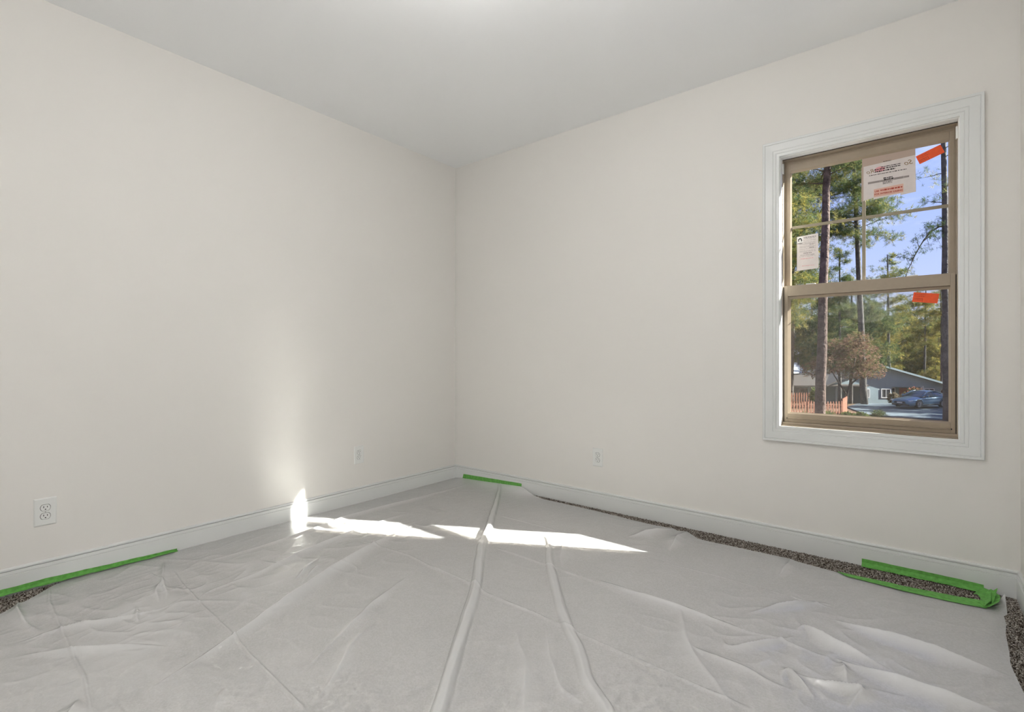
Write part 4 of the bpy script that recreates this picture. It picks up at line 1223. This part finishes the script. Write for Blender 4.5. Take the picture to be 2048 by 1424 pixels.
for i, (l, d, sc2) in enumerate([(71, 58, 0.7), (80, 72, 0.8), (76, 47, 0.7), (92, 60, 0.8), (101, 72, 0.85), (110, 80, 0.95), (124, 92, 1.0), (96, 98, 0.95), (138, 104, 1.0), (121, 118, 1.05), (112, 58, 0.8), (130, 70, 0.9), (146, 84, 1.0), (8, 84, 1.0), (16, 98, 1.05)]):
    c_ = copy_tree(wood_c); c_.location = yard(l, d); c_.scale = (sc2, sc2, sc2); c_.rotation_euler = (0, 0, i * 1.7)

# broadleaf maple in autumn colour
def leafy(name, base, blobs, n, leaf, palette, seed, label, cat, stems, bark, group=None, only_cat=True):
    r = np.random.RandomState(seed); rr_ = random.Random(seed)
    t = empty(name, tuple(base)); tag(t, label, cat, group)
    mb = MB()
    for (pts, rad) in stems:
        mb.tube([YR * p[0] + YF * p[1] + Vector((0, 0, p[2])) for p in pts], rad, 6)
    mb.build('stems', bark, t, smooth=True)
    P = []
    vol = np.array([b[3] * b[4] * b[5] for b in blobs]); vol = vol / vol.sum()
    for b, f in zip(blobs, vol):
        k_ = int(n * f)
        v = r.normal(0, 1, (k_, 3)); v /= np.linalg.norm(v, axis=1, keepdims=True)
        v *= (r.uniform(0.35, 1.0, (k_, 1))) ** 0.6
        q = np.array([b[0], b[1], b[2]]) + v * np.array([b[3], b[4], b[5]])
        P.append(q)
    P = np.concatenate(P)
    W = np.outer(P[:, 0], np.array(YR)) + np.outer(P[:, 1], np.array(YF)); W[:, 2] = P[:, 2]
    me = needle_mesh('leaves', W, leaf[0], leaf[1], leaf[2], palette, seed + 3, flat=0.3)
    o = link_mesh('leaves', me, M['leaf'], t); o['kind'] = 'stuff'
    return t
MAPLE = [(0.20, 0.115, 0.085), (0.16, 0.10, 0.07), (0.24, 0.16, 0.10), (0.12, 0.115, 0.055), (0.15, 0.14, 0.06), (0.26, 0.165, 0.125)]
leafy('maple_tree', yard(27.5, 41.4), [(0.9, 0, 4.6, 2.0, 1.5, 1.4), (-1.4, 0.2, 3.9, 1.5, 1.3, 1.0), (2.2, 0.0, 3.3, 1.3, 1.1, 0.8), (1.1, 0.1, 6.0, 1.2, 1.0, 0.8), (-0.3, 0.3, 5.3, 1.2, 1.1, 0.9), (0.6, -0.2, 3.2, 1.4, 1.1, 0.7), (-2.6, 0.3, 3.4, 1.2, 1.0, 0.8)], 3200, (0.19, 0.028, 5), MAPLE, 41,
      'spreading maple with pinkish brown autumn leaves in front of the blue house', 'tree',
      [([(0, 0, -0.2), (0.1, 0, 1.2), (0.5, 0, 2.6), (0.9, 0, 4.6)], [0.13, 0.11, 0.08, 0.04]), ([(0.1, 0, 1.2), (-0.7, 0, 2.4), (-1.4, 0, 3.6)], [0.09, 0.06, 0.03]), ([(0.3, 0, 2.0), (1.2, 0, 2.8), (2.0, 0, 3.3)], [0.07, 0.05, 0.03])], M['twig'])
leafy('garden_shrub', yard(46.8, 57.9), [(0, 0, 1.2, 1.15, 0.7, 1.0), (-1.1, 0, 0.9, 0.7, 0.6, 0.7)], 700, (0.22, 0.06, 4), [(0.17, 0.10, 0.06), (0.30, 0.13, 0.10), (0.09, 0.10, 0.045)], 42,
      'reddish brown shrub growing against the blue house porch', 'shrub', [([(0, 0, -0.1), (0.1, 0, 1.2)], [0.05, 0.03])], M['twig'])
leafy('garden_shrub', yard(50.8, 57.2), [(0, 0, 1.3, 1.3, 0.8, 1.1), (1.3, 0, 1.8, 1.0, 0.8, 1.2)], 900, (0.22, 0.06, 4), [(0.10, 0.06, 0.045), (0.07, 0.07, 0.035), (0.22, 0.10, 0.07)], 43,
      'dark shrub with rusty tips below the white framed house window behind the car', 'shrub', [([(0, 0, -0.1), (0.1, 0, 1.2)], [0.05, 0.03])], M['twig'])
leafy('garden_shrub', yard(44.0, 57.6), [(0, 0, 0.8, 0.6, 0.5, 0.8)], 320, (0.2, 0.05, 4), [(0.11, 0.09, 0.06), (0.2, 0.17, 0.12)], 44,
      'small thin shrub below the window of the blue wall', 'shrub', [([(0, 0, -0.1), (0, 0, 0.9)], [0.04, 0.02])], M['twig'])
leafy('leafy_plant', yard(25.6, 34.9), [(0, 0, 0.20, 0.50, 0.35, 0.25)], 60, (0.34, 0.025, 5), [(0.05, 0.075, 0.035), (0.09, 0.11, 0.05)], 45,
      'spiky dark green plant at the end of the picket fence', 'plant', [([(0, 0, -0.1), (0, 0, 0.25)], [0.03, 0.02])], M['twig'])
for i, (l, d, s) in enumerate([(18.7, 32.6, 0.7), (20.4, 32.7, 0.8), (22.0, 32.9, 0.7), (23.3, 33.4, 0.6)]):
    leafy('low_shrub', yard(l, d), [(0, 0, 0.35 * s, 0.7 * s, 0.4, 0.45 * s)], 260, (0.20, 0.04, 4), [(0.07, 0.10, 0.035), (0.14, 0.16, 0.055), (0.045, 0.07, 0.03)], 50 + i,
          ['low green shrub in front of the picket fence by its far end from the drive', 'low green shrub in front of the picket fence beside the thick pine trunk',
           'low green shrub in front of the middle of the picket fence', 'small low shrub at the joint of the open and the close picket panels'][i], 'shrub', [([(0, 0, -0.1), (0, 0, 0.4)], [0.03, 0.02])], M['twig'], 'low shrubs along the picket fence')
leafy('leafy_sapling', yard(22.0, 36.6), [(0, 0, 1.5, 0.45, 0.4, 0.6)], 240, (0.20, 0.045, 4), [(0.20, 0.21, 0.06), (0.12, 0.15, 0.05)], 57,
      'bright green sapling just behind the picket fence', 'sapling', [([(0, 0, -0.1), (0, 0, 1.6)], [0.03, 0.015])], M['twig'])

# ---------------------------------------------------------------- picket fences
def picket_mesh(w, h):
    return MB().prism([(-w / 2, 0), (w / 2, 0), (w / 2, h - w * 0.6), (0, h), (-w / 2, h - w * 0.6)], 1, -0.012, 0.012).mesh('picket')
def fence(l0, d0, l1, d1, h, w, step, label, name='picket_fence'):
    p0 = yard(l0, d0); p1 = yard(l1, d1)
    v = p1 - p0; ln = Vector((v.x, v.y)).length
    t = empty(name, tuple(p0), math.atan2(v.y, v.x))
    tag(t, label, 'fence')
    slope = v.z / ln
    me = picket_mesh(w, h)
    n = int(ln / step)
    for i in range(n + 1):
        o = link_mesh('picket', me, None if me.materials else M['cedar'], t)
        o.location = (i * step, -0.035, 0.05 + slope * i * step)
    for z_ in (0.28, h - 0.32):
        m2 = MB(); m2.v = []
        m2.quad_box(0, ln, -0.02, 0.02, z_, z_ + 0.09)
        m2.v = [(x, y, z + slope * x) for (x, y, z) in m2.v]
        m2.build('rail', M['cedar'], t)
    k_ = max(2, int(ln / 2.2) + 1)
    for i in range(k_):
        x = ln * i / (k_ - 1)
        MB().quad_box(x - 0.045, x + 0.045, -0.005, 0.085, -0.3 + slope * x, h + 0.04 + slope * x).build('post', M['cedar'], t)
    return t
fence(17.5, 34.4, 23.2, 35.4, 1.12, 0.10, 0.24, 'open cedar picket fence behind the thick pine trunk')
fence(23.3, 35.5, 25.7, 38.6, 1.30, 0.10, 0.135, 'closely spaced reddish cedar fence panel ending at the drive')
fence(22.6, 44.0, 27.6, 44.4, 1.15, 0.11, 0.24, 'sunlit cedar picket fence further back across the yard')

# ---------------------------------------------------------------- blue house
hs = empty('house', tuple(yard(44.0, 59.4, -4.95)), YARD_RZ)
tag(hs, 'single storey blue grey house with low gable roof and white windows', 'house')
def hpart(mb, name, material, parent=None):
    return mb.build(name, material, parent or hs)
# local: x along the front, y away, z up from its base
def hb(x0, x1, y0, y1, z0, z1): return MB().quad_box(x0, x1, y0, y1, z0, z1)
hpart(hb(-2.1, 1.2, 0.0, 9.0, 0.0, 2.55), 'wall', M['siding'])
hpart(hb(1.2, 5.0, 1.7, 9.0, 0.0, 2.55), 'wall', M['siding'])
hpart(hb(5.0, 7.9, 0.0, 9.0, 0.0, 2.55), 'wall', M['siding'])
gab = MB().prism([(-6.6, 2.50), (7.9, 2.50), (-1.0, 5.05)], 1, 0.0, 0.12)
hpart(gab, 'gable', M['siding'])
hpart(MB().prism([(-1.0, 5.05), (8.5, 2.36), (8.5, 2.56), (-1.0, 5.27)], 1, -0.5, 9.4), 'roof_slope', M['roofing'])
hpart(MB().prism([(-1.0, 5.05), (-7.2, 2.36), (-7.2, 2.56), (-1.0, 5.27)], 1, -0.5, 9.4), 'roof_slope', M['roofing'])
hpart(MB().prism([(-1.0, 5.02), (8.55, 2.30), (8.55, 2.52), (-1.0, 5.24)], 1, -0.56, -0.50), 'barge_board', M['siding'])
hpart(hb(1.2, 5.0, -0.02, 0.22, 2.30, 2.55), 'porch_beam', M['siding'])
hpart(hb(4.80, 5.0, 0.0, 0.2, 0.0, 2.30), 'porch_post', M['house_white'])
hpart(hb(-12.5, -2.1, 2.8, 6.0, 0.0, 2.45), 'wall', M['siding'])
for x_ in (-12.2, -9.0, -5.6):
    hpart(hb(x_, x_ + 0.14, 0.2, 0.34, 0.0, 2.40), 'carport_post', M['siding'])
hpart(MB().prism([(-0.4, 2.38), (3.2, 3.52), (6.6, 2.45), (6.6, 2.60), (3.2, 3.70), (-0.4, 2.52)], 0, -14.5, -1.9), 'wing_roof', M['wing_roofing'])
hpart(hb(7.9, 9.6, 0.6, 8.0, 0.0, 2.3), 'end_wall', M['door_red'])
def hwin(x0, x1, z0, z1, y):
    f = hpart(ring(MB(), x0, x1, z0, z1, (0.10, 0.10, 0.10, 0.10), y - 0.06, y + 0.02), 'window', M['house_white'])
    MB().quad_box(x0 + 0.1, x1 - 0.1, y - 0.03, y + 0.01, z0 + 0.1, z1 - 0.1).build('pane', M['house_glass'], f)
    MB().quad_box(0.5 * (x0 + x1) - 0.03, 0.5 * (x0 + x1) + 0.03, y - 0.055, y + 0.0, z0 + 0.1, z1 - 0.1).build('mullion', M['house_white'], f)
    return f
hwin(-0.15, 1.05, 0.95, 2.1, 0.0)
hwin(-2.0, -1.55, 0.95, 2.1, 0.0)
hwin(1.6, 2.9, 0.95, 2.15, 1.7)
hwin(5.15, 6.45, 0.95, 2.15, 0.0)
hwin(-8.6, -7.2, 1.0, 2.0, 2.8)
hpart(hb(3.4, 4.35, 1.64, 1.72, 0.0, 2.1), 'door', M['door_red'])
hpart(hb(4.95, 5.12, -0.05, 0.03, 0.0, 2.45), 'corner_board', M['house_white'])

# pale metal-roofed shed at the far left
sh = empty('shed', tuple(yard(39.6, 71.0, -4.9)), YARD_RZ + 0.25)
tag(sh, 'shed with pale metal roof standing beyond the long grey roof', 'shed')
MB().quad_box(-3.0, 1.8, 0.0, 3.4, 0.0, 3.6).build('wall', M['house_white'], sh)
MB().prism([(-0.4, 3.55), (1.7, 5.0), (3.8, 3.6), (3.8, 3.72), (1.7, 5.14), (-0.4, 3.68)], 0, -3.3, 2.1).build('roof', M['metal_roof'], sh)
MB().tube([(1.9, 1.2, 4.2), (1.9, 1.2, 5.9)], 0.09, 8).build('vent_pipe', M['car_black'], sh)

# ---------------------------------------------------------------- parked car: x forward is the nose
def make_car(loc, rz, label):
    t = empty('parked_car', tuple(loc), rz); tag(t, label, 'car')
    # stations nose to tail: x, half width, sill z, bumper/belt z, top z at centre
    st_ = [(2.40, 0.55, 0.36, 0.56, 0.62), (2.33, 0.74, 0.24, 0.60, 0.68), (2.15, 0.84, 0.20, 0.66, 0.74), (1.75, 0.895, 0.20, 0.73, 0.82), (1.30, 0.91, 0.20, 0.79, 0.90), (0.95, 0.915, 0.20, 0.83, 0.955),
           (0.30, 0.92, 0.20, 0.875, 0.98), (-0.50, 0.92, 0.20, 0.90, 1.0), (-1.30, 0.915, 0.20, 0.935, 1.02), (-1.75, 0.90, 0.20, 0.965, 1.06), (-2.10, 0.86, 0.24, 0.985, 1.07), (-2.35, 0.78, 0.32, 0.97, 1.04), (-2.42, 0.62, 0.42, 0.86, 0.92)]
    rows = []
    for (x, w, zs, zb, zt) in st_:
        half = [(w * 0.86, zs), (w * 0.97, zs + 0.10), (w, 0.5 * (zs + zb)), (w * 0.985, zb - 0.06), (w * 0.93, zb), (w * 0.70, zb + (zt - zb) * 0.62), (w * 0.35, zt - 0.01), (0.0, zt)]
        rows.append([(x, -y, z) for (y, z) in half] + [(x, y, z) for (y, z) in reversed(half[:-1])])
    mb = MB(); mb.grid(rows)
    n = len(rows[0])
    mb.f.append(tuple(range(n))); mb.f.append(tuple((len(rows) - 1) * n + i for i in range(n)))
    body = mb.build('body', M['car_paint'], t, smooth=True)
    # cabin: glass shell with painted roof
    cb = [(0.98, 0.80, 0.93, 0.80, 0.95), (0.55, 0.83, 0.93, 0.70, 1.18), (0.10, 0.84, 0.94, 0.62, 1.38), (-0.35, 0.845, 0.95, 0.60, 1.44), (-0.90, 0.84, 0.96, 0.59, 1.43), (-1.35, 0.82, 0.98, 0.57, 1.34), (-1.80, 0.78, 1.02, 0.56, 1.18), (-2.12, 0.72, 1.05, 0.60, 1.07)]
    rows = []
    for (x, wb, zb, wt, zt) in cb:
        rows.append([(x, -wb, zb), (x, -wt - 0.02, zt - 0.05), (x, -wt * 0.75, zt), (x, 0, zt + 0.015), (x, wt * 0.75, zt), (x, wt + 0.02, zt - 0.05), (x, wb, zb)])
    mb = MB(); mb.grid(rows)
    mb.build('cabin_glass', M['car_glass'], t, smooth=True)
    rf = []
    for (x, wb, zb, wt, zt) in cb[2:]:
        rf.append([(x, -wt - 0.035, zt - 0.065), (x, -wt * 0.75, zt + 0.014), (x, 0, zt + 0.03), (x, wt * 0.75, zt + 0.014), (x, wt + 0.035, zt - 0.065)])
    mb = MB(); mb.grid(rf[:5])
    mb.build('roof', M['car_paint'], t, smooth=True)
    for s in (-1, 1):
        mb = MB()
        mb.tube([(0.98, s * 0.80, 0.95), (0.55, s * 0.735, 1.15), (0.10, s * 0.66, 1.345), (-0.35, s * 0.64, 1.395), (-0.90, s * 0.63, 1.385), (-1.35, s * 0.61, 1.29), (-1.85, s * 0.66, 1.11)], 0.035, 6)
        mb.tube([(-0.42, s * 0.645, 1.39), (-0.46, s * 0.85, 0.95)], 0.03, 6)
        mb.build('pillar_trim', M['car_paint'], t, smooth=True)
        mb = MB(); mb.tube([(0.62, s * 0.90, 0.99), (0.60, s * 1.0, 1.02), (0.60, s * 1.08, 1.02)], [0.04, 0.08, 0.05], 8)
        mb.build('wing_mirror', M['car_paint'], t, smooth=True)
        for x in (1.42, -1.42):
            w = MB()
            w.tube([(x, s * 0.70, 0.335), (x, s * 0.72, 0.335), (x, s * 0.905, 0.335), (x, s * 0.925, 0.335)], [0.30, 0.335, 0.335, 0.30], 22)
            wo = w.build('wheel', M['rubber'], t, smooth=False)
            hub = MB()
            for k_ in range(5):
                a_ = 2 * math.pi * k_ / 5
                dx, dz = math.cos(a_), math.sin(a_)
                hub.tube([(x + 0.04 * dx, s * 0.93, 0.335 + 0.04 * dz), (x + 0.22 * dx, s * 0.93, 0.335 + 0.22 * dz)], [0.035, 0.025], 5)
            hub.tube([(x, s * 0.90, 0.335), (x, s * 0.928, 0.335)], [0.24, 0.235], 20)
            hub.build('rim', M['alloy'], wo)
            arch_ = MB()
            arch_.tube([(x + 0.40 * math.cos(a_), s * 0.905, 0.335 + 0.40 * math.sin(a_)) for a_ in [math.pi * i / 12 for i in range(13)]], 0.035, 6)
            arch_.build('wheel_arch', M['car_black'], t, smooth=True)
        MB().prism([(2.10, 0.60), (2.33, 0.60), (2.28, 0.66), (2.00, 0.70)], 1, s * 0.62, s * 0.855).build('headlight', M['car_light'], t)
        MB().prism([(1.0, 0.22), (-1.0, 0.22), (-1.0, 0.30), (1.0, 0.30)], 1, s * 0.90, s * 0.925).build('side_skirt', M['car_black'], t)
    MB().prism([(-0.50, 0.40), (0.50, 0.40), (0.42, 0.56), (-0.42, 0.56)], 0, 2.34, 2.43).build('grille', M['car_black'], t)
    MB().quad_box(2.425, 2.445, -0.22, 0.22, 0.40, 0.51).build('number_plate', M['house_white'], t)
    MB().prism([(-0.72, 0.22), (0.72, 0.22), (0.66, 0.34), (-0.66, 0.34)], 0, 2.20, 2.40).build('lower_bumper', M['car_black'], t)
    return t
make_car(yard(33.85, 41.2, gz(33.85, 41.2) + 0.09), YARD_RZ + math.pi + R(17), 'dark blue four door car parked on the gravel drive')
